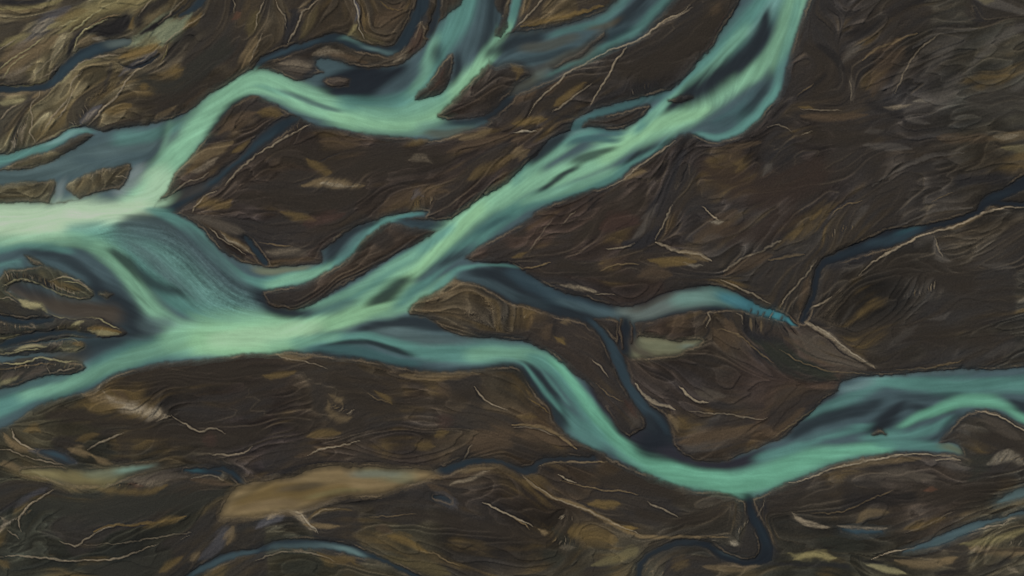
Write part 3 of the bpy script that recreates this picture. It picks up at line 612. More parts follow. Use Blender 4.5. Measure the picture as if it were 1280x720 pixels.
for ln in rows('''
# smooth dark lag
dk .8 .6|150,478,8 190,472,16 240,470,20 300,466,18 345,462,8
dk .8 .6|150,548,5 190,542,14 240,545,18 290,545,16 330,538,8
gdk .8 .6|30,625,5 80,632,14 140,632,22 200,628,22 250,625,14 285,612,5
gdk .7 .6|110,712,8 170,712,12 210,700,8
dk .8 .6|60,520,6 90,520,10 140,525,10 180,530,8
dk .7 .6|340,190,8 390,200,16 440,210,20 500,200,16 560,196,10
dk .7 .6|300,245,10 350,250,16 400,255,14 450,240,10
dk .7 .6|420,475,10 470,510,10 540,500,10 600,490,8
dk .6 .6|350,520,8 400,535,10 450,530,8
dk .8 .6|760,80,6 790,85,16 830,75,20 870,50,18 900,20,14
dk .8 .6|690,115,5 720,104,9 742,96,5
dk .7 .6|668,135,5 690,130,8 700,122,5
rdk .7 .6|880,210,12 920,230,24 970,240,26 1020,220,20
rdk .6 .6|900,290,14 950,290,16 990,270,12
gryd .7 .6|1220,130,16 1260,130,20 1320,125,20
dk .6 .6|1020,120,8 1030,80,12 1010,60,8
dk .6 .6|1000,165,8 1050,170,12 1090,172,8
dk .6 .6|1100,330,14 1150,340,18 1200,350,18
dk .6 .6|1080,420,12 1120,410,16 1170,420,14 1230,420,12
dk .7 .6|720,300,8 760,270,14 800,250,14
dk .6 .6|700,330,6 760,345,9 800,350,8
gdk .7 .6|180,100,8 215,110,14 250,80,14 280,60,10
dk .6 .6|160,130,8 200,128,10 240,120,12 270,100,8
dk .7 .6|500,640,8 560,650,10 620,665,12 680,675,8
dk .6 .6|960,640,8 1010,625,10 1060,612,8
dk .7 .6|1080,615,8 1130,620,12 1200,615,14 1260,605,10
dk .6 .6|1220,545,8 1250,550,10 1280,565,8
gdk .6 .6|1000,700,8 1060,712,8
dk .7 .6|735,600,6 790,600,8 850,620,8
dk .7 .6|800,640,6 850,650,8 900,640,8
brown .5 .8|1130,60,8 1100,90,10 1090,120,8
brown .5 .8|920,265,10 870,300,10
# top left
sand .7 .9|0,12,5 30,11,4 60,5,4 90,-5,4
wet .8 .7|0,3,4 40,4,4 75,-4,4
lilac .5 .8|10,70,4 35,52,7 60,30,9 90,10,6
bone .4 .6|60,3,2 68,-2,4 74,-8,3
pale .4 .7|20,58,1 40,40,2 62,24,2
sand .6 .8|0,58,5 20,48,4 40,42,3
sand .7 .9|60,36,5 95,22,8 130,10,10 170,0,10 210,-15,10
tan .7 .9|0,92,8 20,80,9 45,62,9 70,46,7
pale .5 .8|0,98,5 20,92,6 40,80,4
sand .6 .8|70,42,3 95,28,4 115,18,4 140,12,3
ol .6 .8|85,40,3 110,26,5 135,20,6 160,8,6
tan .8 0|105,42,1 115,33,1.2 135,22,1.2 152,16,1
lsand .8 0|92,62,1 97,48,1.2 108,38,1.2 120,32,1 135,25,1
wet .8 .4|85,67,2 90,52,3 97,44,3 107,37,2
blk .9 .4|110,38,3 125,36,10 145,32,14 158,22,8
gold .7 .7|166,25,4 165,33,3 168,20,3
blk .8 .5|172,30,5 182,15,8 200,5,7 215,-5,5
pale .5 0|175,18,1 186,5,1.2 196,-4,1
tan .6 .6|95,58,4 110,54,6 130,52,5
bone .7 .5|118,50,2 127,50,3 133,52,2
pale .6 0|88,68,1 75,80,1 62,92,1 48,98,1
sand .8 0|0,106,1 25,108,1.2 45,103,1.2 60,98,1
pale .7 0|62,112,1 72,104,1 84,92,1.2 97,80,1.2 115,72,1.2 135,70,1.2 150,68,1.2
sand .5 .7|90,82,5 105,76,5 125,74,4
pale .6 0|88,118,1 90,106,1.2 96,96,1.2 105,86,1
tan .6 .8|40,122,5 60,110,5 80,98,5 92,88,4
dol .6 .8|105,110,14 120,95,16 130,85,10
wet .6 .6|135,100,4 132,115,3 140,80,3
# silty fan north west
khaki .9 .6|152,58,5 170,52,9 190,46,11 210,36,13 230,25,9 240,16,5
sand .5 .8|160,66,4 180,60,6 200,52,6
gold .8 .7|148,74,4 165,68,6 185,62,6 200,58,4
ol .5 .8|170,55,4 195,46,5
blk .9 .4|176,42,2 190,35,3 208,22,3 225,12,2 238,0,2
pale .5 0|198,30,1 212,18,1.2 222,8,1 232,-4,1
sand .6 0|200,78,1 206,68,1.2 211,56,1 
gold .5 .8|250,18,5 230,35,4
blk .7 .8|240,38,6 225,50,7 215,65,5 207,75,4
lilac .5 .7|150,95,4 165,84,4 185,72,5 195,65,4
blk .6 .4|148,108,2 160,92,2 175,80,1.5
pale .8 0|108,157,1 120,148,1.2 130,135,1.4 145,124,1.4 155,110,1.4 165,95,1.2 178,84,1 195,75,1
lilac .8 .6|100,156,3 108,148,4 118,140,4 128,132,2
pale .6 .5|102,154,2 112,146,3 122,138,2
blk .5 .5|100,150,2 112,135,3 125,122,2
pale .7 0|70,150,1 82,135,1 90,120,1 94,110,1
pale .7 0|45,180,1 38,165,1 40,150,1 38,135,1.2 48,120,1 50,112,1
wet .5 .6|20,185,4 22,165,5 28,145,6 38,125,5
pale .6 .6|30,178,2 28,165,3 33,155,3
bone .6 .5|15,188,1.5 20,180,2 14,176,1.5
tan .6 .8|0,118,4 20,116,4 42,114,4
gold .6 .8|130,142,3 145,138,6 165,132,6
gold .8 .7|212,88,5 219,89,8 228,88,4
gold .6 .6|174,108,2 180,108,4 186,108,2
tan .4 .7|195,148,3 210,140,3 220,132,2
brown .4 .8|228,140,6 250,125,6 270,112,5
lsand .8 0|82,45,1 92,37,1.2 103,30,1.2 115,21,1.2 127,13,1.1 143,3,1
lsand .6 0|72,34,1 82,30,1.2 92,27,1 100,25,.8
pale .7 0|0,62,1 10,55,1.2 22,48,1
lsand .7 0|0,87,1 8,79,1.2 17,72,1.2 33,63,1.2 45,55,1 55,47,1
lsand .5 0|3,100,1 12,85,1.1 22,75,1.1 38,67,1
pale .5 0|33,103,1 44,93,1.2 55,83,1 70,68,1.1 87,50,1
tan .6 .6|0,76,6 15,66,7 30,58,6 45,48,5
gold .4 .7|70,26,4 90,20,6 110,14,5
blk .6 .5|92,50,2 87,62,2.4 84,75,2
blk .6 .5|0,6,3 25,8,3 50,6,2
lsand .6 .6|68,108,2 80,98,4 90,88,3
sand .6 .7|100,72,3 115,66,5 130,63,4
pale .6 0|165,82,1 180,74,1.2 195,62,1 202,52,1
pale .5 0|205,60,1 215,45,1 232,33,1.1 255,18,1
lsand .5 .5|0,130,4 15,128,4 30,126,3
pale .6 0|0,150,1 10,140,1.1 22,130,1
pale .6 0|55,165,1 62,150,1.1 75,135,1.2 88,120,1
tan .5 .6|60,150,3 75,140,4 90,128,3
lsand .5 0|60,175,1 75,165,1.1 92,158,1.1 105,155,1
# top middle
rust .6 .7|290,24,3 296,20,4 300,16,3
blk .7 .5|286,18,2 290,8,4 292,-4,3
pale .5 0|291,16,1 294,6,1 290,-6,1
tan .6 .8|312,60,5 306,75,7 302,85,4
tan .6 .7|320,45,5 314,62,6 308,80,5
pale .6 0|327,40,1 320,60,1 312,78,1
pale .6 0|318,36,1 322,22,1 330,0,1
ol .7 .8|322,15,6 310,45,6
pale .6 0|345,2,1 350,14,1.2 357,22,1 358,36,1
blk .6 .5|357,20,2 360,32,3 355,50,4 350,60,3
wet .8 .6|365,15,3 372,18,5 362,35,5 358,48,5
pale .7 0|358,56,1 370,38,1.2 376,20,1 390,8,1 400,0,1
ol .6 .8|375,50,4 388,30,5 398,10,5
wet .5 0|368,20,2 385,8,2 400,-4,2
sand .7 .8|435,45,3 442,37,4 447,32,3
lilac .7 .5|444,28,1.5 450,14,1.5 443,0,1.5
bone .5 0|441,-4,1 447,10,1.3 450,24,1.2 450,36,1.2 458,50,1.2
blk .7 0|447,0,1 454,12,1.2 452,26,1.2 458,44,1
gold .6 0|475,2,1 485,10,1.3 500,15,1
brown .6 .8|475,30,10 490,20,12 508,10,8
pale .5 0|502,66,1 508,55,1 514,40,1.2 528,28,1.2
wet .7 .6|525,0,8 528,20,6 538,30,5
gold .4 .7|505,12,6 512,5,6
red .5 .8|525,35,8 520,50,8 512,65,5
pale .4 .6|525,28,3 532,36,4
pale .6 .6|392,68,3 410,64,5 430,68,5
mud .8 .6|345,84,4 360,82,8 385,86,9 402,88,6
pale .4 .6|350,78,3 375,80,4 395,86,3
brown .7 .8|410,68,5 425,70,5 445,76,5 458,80,3
blk .5 .7|395,70,3 412,72,4 430,78,4 450,84,3
wet .8 .6|383,96,4 400,82,6 405,76,5
pale .5 .5|492,76,2 505,72,3 510,68,2
ol .6 .8|440,40,6 460,48,8 480,55,6
# upper river east part
tan .5 0|530,107,1 540,98,1.2 552,85,1.2 562,72,1.2
red .5 .8|555,85,6 545,105,6
blk .6 .3|612,30,1.5 622,35,2.5 628,15,2.5 632,-5,3
pale .7 0|645,34,1 658,22,1.2 672,8,1.2 680,-4,1
gold .8 -1|650,34,3 675,30,5 705,22,5 735,14,5 755,6,4
gold .5 .8|650,30,4 690,24,5 730,14,5
pale .6 .7|726,45,3 740,42,4 755,38,3
mud .7 .8|700,85,6 720,75,8 745,60,6
gold .5 .7|640,80,5 650,90,4 645,100,4
pale .5 0|865,8,1.2 845,22,1.5 820,35,1.6 797,50,1.6
pale .8 0|862,6,1.2 848,18,1.4 828,28,1.4 810,40,1.4 785,55,1.6 760,64,1.2 735,76,1.2 715,88,1.4 700,100,1.2 688,112,1.2 675,124,1.2 665,138,1.2 660,148,1
mud .7 .5|860,12,2 835,28,3 805,45,3 785,56,2
brown .6 .6|712,92,3 695,106,3 680,122,3
pale .8 0|784,58,1 775,70,1.4 766,82,1.5 760,95,1.4 752,108,1.2 744,120,1.2 738,133,1.2
mud .6 .5|770,78,2 757,100,3 745,122,3
blk .6 .4|757,98,1.5 750,110,1.8 746,120,1.5
gold .6 .7|692,132,4 705,122,5 722,110,5 732,104,3
pale .6 0|690,140,1 705,130,1.2 722,118,1 740,104,1
brown .6 .8|640,125,6 660,118,6 670,108,5
gold .7 .6|640,155,3 655,154,4 670,151,4 684,149,2
bone .6 0|640,167,1 652,165,1.6 670,164,1.2
tan .7 .6|640,200,6 648,192,7 660,188,5
brown .6 .6|640,178,4 655,173,4 668,168,3
wet .5 .4|688,140,1 705,145,2 720,147,2 716,155,1.5
wet .4 .7|720,160,3 700,152,6 690,158,6
red .4 0|912,10,1 898,35,1.2 882,62,1.2 865,82,1.2 855,92,1
wet .4 .7|745,125,5 780,112,6 820,105,5
brown .5 .8|890,20,6 900,5,7
# south of upper river
tan .6 .8|575,174,4 595,170,5 615,162,4
brown .6 .8|560,190,5 600,180,6 640,170,5
gold .4 .8|585,225,5 610,212,6 640,196,6
brown .5 .8|400,178,6 430,176,7 450,180,5
gold .5 .8|385,200,5 400,212,5 415,216,4
tan .7 .6|378,232,3 400,228,4 425,230,5 455,232,4
bone .5 .4|400,229,1.5 415,231,2 435,233,1.5 450,230,1
pale .3 .7|510,200,3 530,198,4 540,205,2
wet .6 0|395,205,1 410,196,1 425,190,1
brown .6 .9|470,270,6 500,250,8 530,240,8 560,240,6
gold .5 .8|352,264,4 370,270,6 395,274,5
red .5 .8|380,280,8 430,268,6
lilac .4 .6|515,250,3 522,242,4 530,246,3
blk .5 0|514,252,1 518,242,1 523,236,1
blk .5 0|520,254,1 526,246,1 532,240,1
tan .5 0|325,302,1 345,305,1.4 365,308,1.2
blk .8 .4|312,303,2 322,315,3 330,328,3
mud .7 .8|330,318,6 355,316,8 385,318,8
pale .3 .8|335,315,4 375,312,5
brown .7 .9|340,326,4 370,325,5 395,322,4
# west bank, below upper river
gold .6 .7|245,258,4 260,254,7 280,256,7 288,250,4
pale .7 0|240,265,1 250,252,1.2 262,242,1 272,238,1
mud .9 .6|238,270,3 255,276,6 280,284,7 305,290,6
tan .6 .5|275,288,3 290,300,4 310,310,4 320,318,3
bone .5 .3|278,292,1.5 286,300,2 300,306,1.5 312,314,1.5
pale .6 0|262,285,1 275,296,1.2 292,308,1.2 308,318,1
blk .6 .4|300,295,2 310,298,3 318,306,2
pale .7 0|320,195,1.2 335,186,1.4 355,174,1.4 375,162,1.2 388,155,1
pale .6 0|322,192,1 305,206,1.2 290,220,1.2 280,232,1 
tan .7 .7|232,204,4 250,196,6 270,188,6 290,178,4
pale .5 .5|238,214,2 255,208,4 272,196,3
brown .7 .8|270,170,6 300,150,6 320,140,6
gold .6 .7|290,190,3 305,182,4 312,176,3
gold .6 .8|322,140,4 338,138,5 352,142,5
pale .6 0|205,252,1 215,242,1.2 232,228,1.2 250,222,1 262,214,1
wet .6 .5|240,188,2 260,176,4 285,165,4
# right of main, north east
grey .5 .6|1048,82,3 1058,70,5 1070,60,6 1080,52,4
brown .6 .9|1080,70,4 1100,60,5 1130,48,5
grey .4 -1|1140,60,6 1165,46,7 1190,40,8 1220,36,6
grey .3 .8|1150,66,6 1180,52,8 1210,44,7
pale .4 0|1118,118,1 1125,100,1.2 1135,80,1.2 1148,62,1.2 1175,42,1
mud .6 .7|1115,115,4 1128,92,5 1145,70,5
grey .3 .8|1150,95,6 1175,75,7 1190,60,6
grey .4 .7|1208,90,4 1225,70,5 1245,52,5 1265,40,5 1290,30,5
grey .3 .7|1180,112,6 1195,100,7 1205,92,5
grey .5 .6|1220,0,6 1240,2,6 1265,10,6 1290,20,6
sand .3 .7|1222,0,4 1240,0,4
tan .5 -1|1075,76,2 1095,62,3 1120,52,3 1145,42,2
tan .5 0|995,120,1 1005,112,1.3 1018,104,1
mud .8 .6|1063,95,3 1064,110,4 1066,128,4
pale .3 0|1060,100,1 1064,112,1 1063,130,1
blk .6 .7|1025,60,5 1040,70,6 1060,90,5
blk .5 .6|1050,44,4 1085,38,5 1120,18,6 1160,0,6
blk .5 .5|1160,40,3 1190,34,4 1220,30,4
blk .5 0|1018,20,1 1042,42,1.4 1042,52,1.2
blk .5 0|1030,10,1 1050,25,1.2 1046,45,1.2
wet .4 .6|1218,5,4 1222,15,5 1226,25,4
gold .6 .6|997,134,3 1008,133,3 1015,136,2
brown .7 .7|1000,145,4 1030,146,5 1060,146,5 1085,145,3
pale .4 0|1000,136,1 1025,137,1.2 1050,138,1.2
pale .6 .5|1103,134,1.5 1120,135,2.2 1140,131,1.5
bone .5 .4|1142,128,1 1152,127,2 1160,129,1
grey .4 .7|1130,142,4 1150,130,8 1175,125,10 1195,115,8
grey .4 .6|1130,145,3 1145,152,4 1162,156,3
blk .7 .5|1130,150,2 1132,157,4
blk .5 .7|1085,130,5 1110,140,5 1128,148,4
grey .3 .7|1080,165,2 1090,164,3 1105,163,2
grey .4 .7|1078,180,3 1095,182,4 1120,185,4 1140,188,3
tan .4 .7|1230,172,4 1250,172,6 1280,170,5 1310,170,5
bone .3 .5|1240,170,2 1255,172,3 1272,170,2
sand .3 .7|1250,185,3 1280,188,5 1310,190,5
brown .5 .8|1170,172,6 1200,175,6 1240,172,6
grey .4 -1|1090,232,3 1110,220,4 1140,205,6 1170,195,5 1205,192,3
blk .5 0|1085,238,1 1100,230,1.2 1118,222,1
grey .2 .7|1165,205,3 1180,200,4
wet .6 .8|1200,225,8 1235,222,10 1280,215,12
brown .5 .8|950,178,4 930,182,4 905,182,3
brown .4 .8|905,200,10 925,190,8
grey .5 .6|953,220,3 960,210,4 965,205,2
pale .4 0|960,160,1 975,156,1.2 990,165,1
pale .4 0|1000,168,1 1015,164,1.2
red .3 0|986,78,1 992,77,1.4 998,76,1
wet .6 .7|990,75,3 985,100,4 975,120,5 960,138,4
blk .5 .5|998,120,2 1010,112,2 1030,95,3
grey .2 .7|1265,110,6 1280,105,8
# centre east
wet .7 .5|820,260,10 828,245,9 838,225,6 845,205,5 856,190,3
blk .7 0|848,232,1 858,208,1.6 862,195,1.2 
pale .6 0|820,300,1 825,287,1.4 832,270,1.2 840,255,1
grey .4 .6|790,302,2 800,290,3 810,272,4 822,255,3
wet .8 .7|780,305,3 800,308,8 815,300,10 822,290,6
pale .6 -1|820,302,1.5 832,308,3 850,314,4 870,318,4 890,325,3
gold .7 .7|810,325,3 830,326,5 850,326,5 870,328,4
tan .6 .6|845,312,3 865,318,5 885,326,5
bone .3 .4|855,328,1.2 868,334,2 878,332,1.5
pale .6 0|757,312,1 780,310,1.3 795,304,1
pale .8 0|876,260,1 888,268,1.4 900,276,1.5
bone .6 .5|888,277,1.5 898,278,3 904,277,1.5
grey .3 .7|850,265,4 845,272,4
grey .2 .7|875,300,3 890,296,4 905,296,2
red .5 .8|750,285,8 780,275,10 800,280,6
brown .6 .8|800,345,8 820,340,8 840,342,5
brown .5 .8|905,345,4 920,335,6 945,325,7 965,318,5
pale .6 0|900,350,1 930,363,1.3 950,373,1.4 962,380,1.2
pale .4 -1|905,340,1.5 925,325,2 955,312,2 975,300,2
tan .6 0|750,340,1 775,331,1.2 800,330,1
pale .8 .5|700,355,1.5 712,357,2.2 730,362,2.2 745,365,1.5
pale .5 0|742,367,1 755,368,1.3 768,369,1
tan .7 0|640,328,1 655,336,1.4 680,330,1.4 688,327,1
gold .5 .7|640,322,2 650,318,3 658,313,2
pale .6 0|640,278,1.2 660,268,1.2 685,254,1.2 710,245,1
pale .6 0|757,236,1 775,226,1.2 795,212,1.3 815,197,1.3 835,182,1.2 845,175,1
tan .6 .6|780,224,3 795,217,4 810,215,3
blk .6 .5|740,250,3 735,260,3 748,248,3
pale .3 0|690,272,1 670,300,1.2 660,312,1
pale .3 0|720,262,1 700,282,1
brown .6 .7|690,405,5 680,415,6 690,425,5
gold .7 .6|693,420,2 700,425,4 705,430,4
tan .5 .7|700,402,3 708,400,4 712,404,3
blk .6 .5|695,398,2 692,412,3 688,425,3
brown .6 .9|835,405,10 860,400,8
blk .5 .7|755,440,4 762,452,4
pale .5 0|760,470,1 752,458,1.2 740,450,1
brown .7 .9|890,410,8 910,420,12 905,400,8
pale .5 0|880,408,1 888,398,1.3 885,390,1.3 893,386,1
blk .7 .5|872,430,2 880,420,2 885,410,2 880,402,1.5
tan .4 .6|878,402,2 884,395,3
pale .5 0|918,390,1 925,395,1 928,405,1
blk .8 .5|927,388,2 933,398,2.5 932,410,2
blk .7 0|945,400,1 948,408,1.6 946,415,1.2
wet .7 .7|935,420,4 955,425,8 975,430,9
blk .7 .5|965,400,2 975,405,3 985,408,2
blk .6 0|962,402,1 965,412,1.2
blk .6 0|970,404,1 974,416,1.2
blk .6 0|978,405,1 984,418,1.2
blk .6 0|984,405,1 994,420,1.2
wet .7 .8|950,440,10 975,448,12 1010,468,10 1030,475,6
brown .6 .8|980,425,6 1005,432,8 1030,446,8 1060,458,7
pale .9 0|1004,398,1.2 1012,386,1.4 1025,380,1.2 1040,372,1
pale .8 .4|1004,401,2 1018,410,2.6 1040,424,2.8 1060,440,2.8 1080,452,2.6 1095,460,2
bone .4 0|1010,403,1 1035,418,1.2 1060,438,1.2 1085,455,1
blk .6 0|1014,412,1 1035,426,1.4 1055,442,1.4 1080,457,1.2
pale .8 0|1074,345,1 1085,332,1.3 1097,322,1.4 1110,315,1.5 1130,305,1.6 1155,293,1.6 1190,283,1.6 1212,275,1.5 1235,264,1.5 1265,259,1.3 1300,258,1.2
tan .5 .6|1180,286,2 1200,280,3 1225,270,3
blk .7 .4|1137,300,2 1140,305,2 1142,310,1.5
wet .6 .7|1040,330,8 1065,325,10 1085,320,7
wet .7 .5|1160,283,3 1190,276,4 1220,268,3
grey .5 .6|1165,295,3 1168,305,4 1172,320,4 1185,328,4
pale .5 0|1168,295,1 1170,308,1.4 1178,322,1.2
brown .6 .7|1010,345,5 1005,365,5 998,385,5
pale .5 0|975,385,1 985,368,1.2 1000,350,1.2 1020,325,1
blk .6 0|972,385,1 988,362,1.2 1004,345,1
grey .4 -1|1105,290,2 1125,282,2.5 1150,270,3 1180,262,4 1215,260,3
pale .3 .6|1150,262,3 1170,256,3
tan .6 0|1165,252,1 1178,245,1.2 1190,240,1
blk .6 0|1033,270,1 1045,262,1.4 1060,250,1.2 1072,244,1
tan .5 0|1040,270,1 1055,258,1 1078,252,1
grey .3 .7|1065,285,3 1075,270,4 1085,258,4
tan .4 -1|960,325,1.5 985,320,2.5 1005,318,2
grey .3 .7|1225,330,2 1250,332,4 1268,336,3
grey .2 0|1210,325,1 1230,315,1 1245,305,1
blk .4 0|1215,326,1 1230,317,1 1245,306,1
grey .3 .7|1160,400,2 1178,397,3 1188,391,2
grey .2 .7|1130,372,3 1150,365,4 1165,350,3
grey .2 .7|1110,435,2 1130,418,4 1148,405,3
grey .2 .7|1050,405,2 1060,390,3 1068,380,2
grey .2 .7|1230,445,3 1250,438,5 1280,430,6
tan .4 0|1120,462,1 1150,461,1.3 1180,456,1.3 1205,450,1
grey .2 .7|1190,450,3 1200,435,3
blk .4 0|1100,455,1 1110,450,1.3 1125,440,1
# islands west
blk .6 .4|20,345,3 40,344,4 60,352,4
lsand .8 0|5,358,1.5 20,351,1.6 35,350,1.5 55,358,1.5 75,367,1.5 95,373,1.5 108,374,1.5
lsand .9 .4|24,374,2 32,378,4 45,381,4 55,384,4
lsand .9 .5|54,380,2 55,387,2.5 58,392,2
lsand .7 0|55,390,1.2 68,396,1.2 85,398,1.2 115,398,1.2 135,405,1.2 150,412,1.2
gold .9 .5|110,410,3 125,412,5 140,415,5 153,417,3
lsand .7 .5|90,408,2 98,404,3 105,402,2
lsand .7 .5|110,412,2 125,415,3 150,419,2
gold .5 .6|60,350,3 80,356,4 100,362,4
pale .6 0|62,350,1 85,345,1.2 105,355,1.2 118,365,1
pale .5 0|65,352,1 80,362,1.2 95,368,1
foam .8 .4|12,365,2 18,363,3 23,367,2
bone .3 0|18,338,1 22,345,1
ol .6 .8|70,410,4 100,412,5
gd .8 .6|10,405,5 30,407,6 55,407,5
pale .5 .3|20,398,1.2 40,404,1.6 46,410,1.2
sand .8 .5|0,424,2 12,422,2 25,417,1.5
lsand .7 .4|20,437,1.5 40,432,2 60,433,1.5
pale .5 .4|60,427,1.5 75,430,2 80,438,1.5
gold .6 .5|92,430,2 103,430,3 106,426,2
lsand .7 0|5,452,1.4 30,454,1.5 50,448,1.5 70,450,1.5 100,451,1.4
lsand .6 .5|0,484,2 10,478,3 25,470,2
mud .8 .7|30,475,4 50,465,5 65,460,4
pale .5 0|60,460,1 64,468,1 78,462,1.2 95,458,1
lsand .6 0|62,426,1 75,423,1 90,424,1 100,428,1
lsand .6 .4|75,434,2 90,438,2 104,434,1.5
lsand .7 0|0,443,1 15,440,1 35,437,1.1 55,437,1
pale .6 0|14,393,1 30,396,1.1 50,396,1
pale .6 0|0,372,1 12,372,1.2 22,378,1
lsand .5 0|80,350,1 95,352,1.1 110,360,1 116,367,1
lsand .5 0|70,346,1 90,346,1.1 108,352,1
blk .5 0|75,356,1 92,362,1.1 105,368,1
tan .6 0|0,462,1 20,459,1.1 45,456,1 70,456,1
blk .6 0|0,458,1 25,456,1.1 60,453,1
mud .7 .6|0,475,3 15,470,4 30,466,4
# lower left
pale .8 .4|130,480,1.5 125,486,2 118,492,1.5
tan .8 .6|100,492,3 120,495,6 140,500,8 160,507,6
pale .8 .5|130,490,3 145,503,6 170,512,8 195,518,7 210,522,4
bone .4 .3|150,506,3 175,514,5 200,520,4
brown .7 .6|140,488,4 160,498,4
pale .7 0|195,528,1 205,524,1.3 215,520,1
pale .6 0|215,522,1 232,530,1.4 250,538,1.3 270,535,1.2 282,540,1
gold .5 .7|105,505,5 130,510,6 155,508,5
gold .5 .7|30,538,4 42,535,5 50,540,4
tan .7 .7|85,562,3 100,564,5 115,568,4
pale .6 0|110,562,1 125,552,1.2 145,545,1.2 155,540,1
gold .4 .7|95,552,3 110,545,4 125,540,3
tan .7 .6|115,568,3 125,575,4 140,580,3
pale .8 0|15,535,1.2 18,545,1.4 30,555,1.4 45,563,1.4
tan .8 .6|5,540,3 12,550,5 25,558,5 40,562,4
lilac .5 .5|35,562,3 55,565,4 80,572,5 95,580,4
pale .6 0|0,562,1 10,560,1.2 20,566,1 40,572,1 60,578,1 80,580,1
tan .6 .6|0,580,3 15,582,5 30,588,4
sand .9 .6|40,588,4 60,594,8 85,600,9 115,603,8 145,600,6
tan .8 .6|65,590,4 90,605,6 125,607,5
pale .7 0|25,590,1 45,590,1.2 60,600,1
mud .8 .6|150,603,4 175,600,7 200,598,6 235,595,6
rust .5 .5|160,606,3 180,608,3
pale .4 .4|165,600,4 190,604,4 215,600,3
gold .5 .6|120,610,4 150,615,4 180,615,4 210,606,4
lsand .3 .6|130,588,3 155,584,3
brown .6 .7|240,598,5 270,600,5 290,605,4
pale .4 0|240,597,1 262,592,1 280,600,1
red .4 .8|255,550,8 270,545,6
pale .5 0|262,566,1 285,567,1.2 305,565,1.2 318,558,1
blk .6 .5|275,588,2 290,582,3 305,590,3
lilac .4 .6|250,700,4 268,685,6 280,665,7 272,690,6
tan .6 .8|290,660,6 285,680,5
tan .5 .6|240,700,4 250,690,4
pale .8 0|28,665,1 25,650,1.3 38,632,1.3 55,622,1.2 70,612,1
bone .8 .4|0,660,2 10,655,2.5 20,648,2
pale .7 .5|0,645,2 8,652,2.5 0,668,2
pale .6 0|10,662,1 25,674,1.2
wet .5 .5|0,640,3 25,630,4 50,615,4 65,605,3
lilac .3 .5|20,635,3 40,622,4 60,610,4
pale .6 0|75,675,1 95,680,1.3 110,672,1.2 130,660,1 145,655,1
gold .6 -1|118,663,2 140,655,3 165,655,3 190,655,4 215,650,3 235,645,2
gold .5 .7|180,660,4 200,652,5 230,648,4
pale .6 0|0,695,1 30,695,1.2 65,698,1.3 100,700,1.3 140,697,1.2 170,690,1 200,680,1
pale .3 0|100,680,1 150,678,1 200,672,1 240,665,1
pale .5 0|228,675,1 238,668,1.2
gold .5 .7|200,716,4 215,705,4 230,695,3
gold .4 .7|0,700,5 10,710,5
grey .2 .7|50,664,5 80,670,5
# lower middle
pale .9 .5|355,637,2 372,642,4 385,655,3 395,665,2
bone .5 0|360,638,1.2 375,642,1.3 385,652,1.3 398,666,1
lilac .6 .5|320,660,3 340,650,5 355,645,4
pale .7 .5|335,650,2 345,640,3 358,640,2
mud .6 .4|365,640,3 385,632,4 410,626,3 430,622,3
tan .8 .6|380,655,2 400,657,3 425,658,3
gold .4 .7|385,650,2 395,640,2 410,637,2 440,638,2
pale .4 0|388,648,1 400,638,1 425,636,1
tan .4 0|455,648,1 490,644,1.2 520,642,1
gold .8 .8|485,670,4 500,672,6 515,678,5 535,690,4
tan .6 0|520,686,1 545,692,1.2 560,700,1.3 575,706,1.2
brown .6 .7|470,660,5 490,665,6
ol .7 .8|480,695,6 520,705,8 560,715,8
gold .5 .7|395,690,4 410,700,5 440,700,4 445,705,3
pale .4 0|320,700,1 340,692,1.2 380,690,1.2 420,702,1
gd .6 .6|350,705,8 385,712,10 400,705,6
tan .6 .7|410,492,3 425,500,4 430,508,3
tan .5 .6|410,500,3 412,512,4 425,524,5 440,522,4
gold .5 .7|385,545,3 405,542,5 425,540,4
pale .7 0|385,568,1 400,562,1.3 425,555,1.2 450,550,1
brown .5 .8|370,570,4 400,562,4 440,552,4
gold .5 .7|470,488,3 480,495,4 490,505,4
tan .4 0|460,490,1 472,498,1 490,505,1
gold .4 .8|520,556,5 535,555,6 545,558,4
gold .5 .8|545,545,5 560,540,5
brown .7 .9|590,560,12 615,550,14 640,540,12
red .4 .8|550,520,8 560,530,8
brown .6 .8|545,485,8 560,495,8
pale .7 0|594,482,1 600,492,1.3 615,505,1.3 632,512,1
blk .5 0|592,482,1 597,494,1.3 610,506,1.2
pale .5 0|575,582,1 582,572,1.2 590,556,1
blk .8 0|577,577,1 583,568,1.4 589,555,1.2
pale .7 .5|561,606,1.2 580,601,2.4 600,593,2.4 612,590,1.5
tan .6 .7|560,590,3 590,587,4 620,586,3
pale .8 0|602,628,1 615,634,1.4 632,642,1.4 650,650,1.3 665,657,1
brown .6 .7|535,605,4 550,612,5 565,622,4
lilac .3 .5|545,615,5 560,625,6 570,635,5
blk .5 .7|430,625,6 460,622,8 500,618,8
blk .5 .5|320,590,4 360,585,4 400,578,4
pale .3 .7|330,598,2 350,592,2
gold .5 .7|330,470,4 350,468,4 370,465,4
tan .6 .6|345,442,3 365,450,5 390,445,5
tan .5 .7|500,468,4 530,472,4 570,468,4 600,466,3
pale .5 0|345,443,1 360,450,1 385,452,1 410,460,1
# lower right
tan .8 -1|640,530,3 665,532,4 690,540,5 710,555,5 720,562,3
brown .7 .8|645,545,6 670,545,8 700,555,6
pale .4 0|640,534,1 670,535,1.2 695,546,1.2
gold .6 0|660,497,1 675,505,1.3 685,517,1
gold .4 .7|645,520,4 670,520,5
tan .8 0|670,588,1 680,580,1.3 700,577,1.3 730,577,1.3 760,576,1.2
pale .8 0|697,592,1 706,598,1.4 720,602,1.2
blk .4 .5|690,590,3 680,584,2
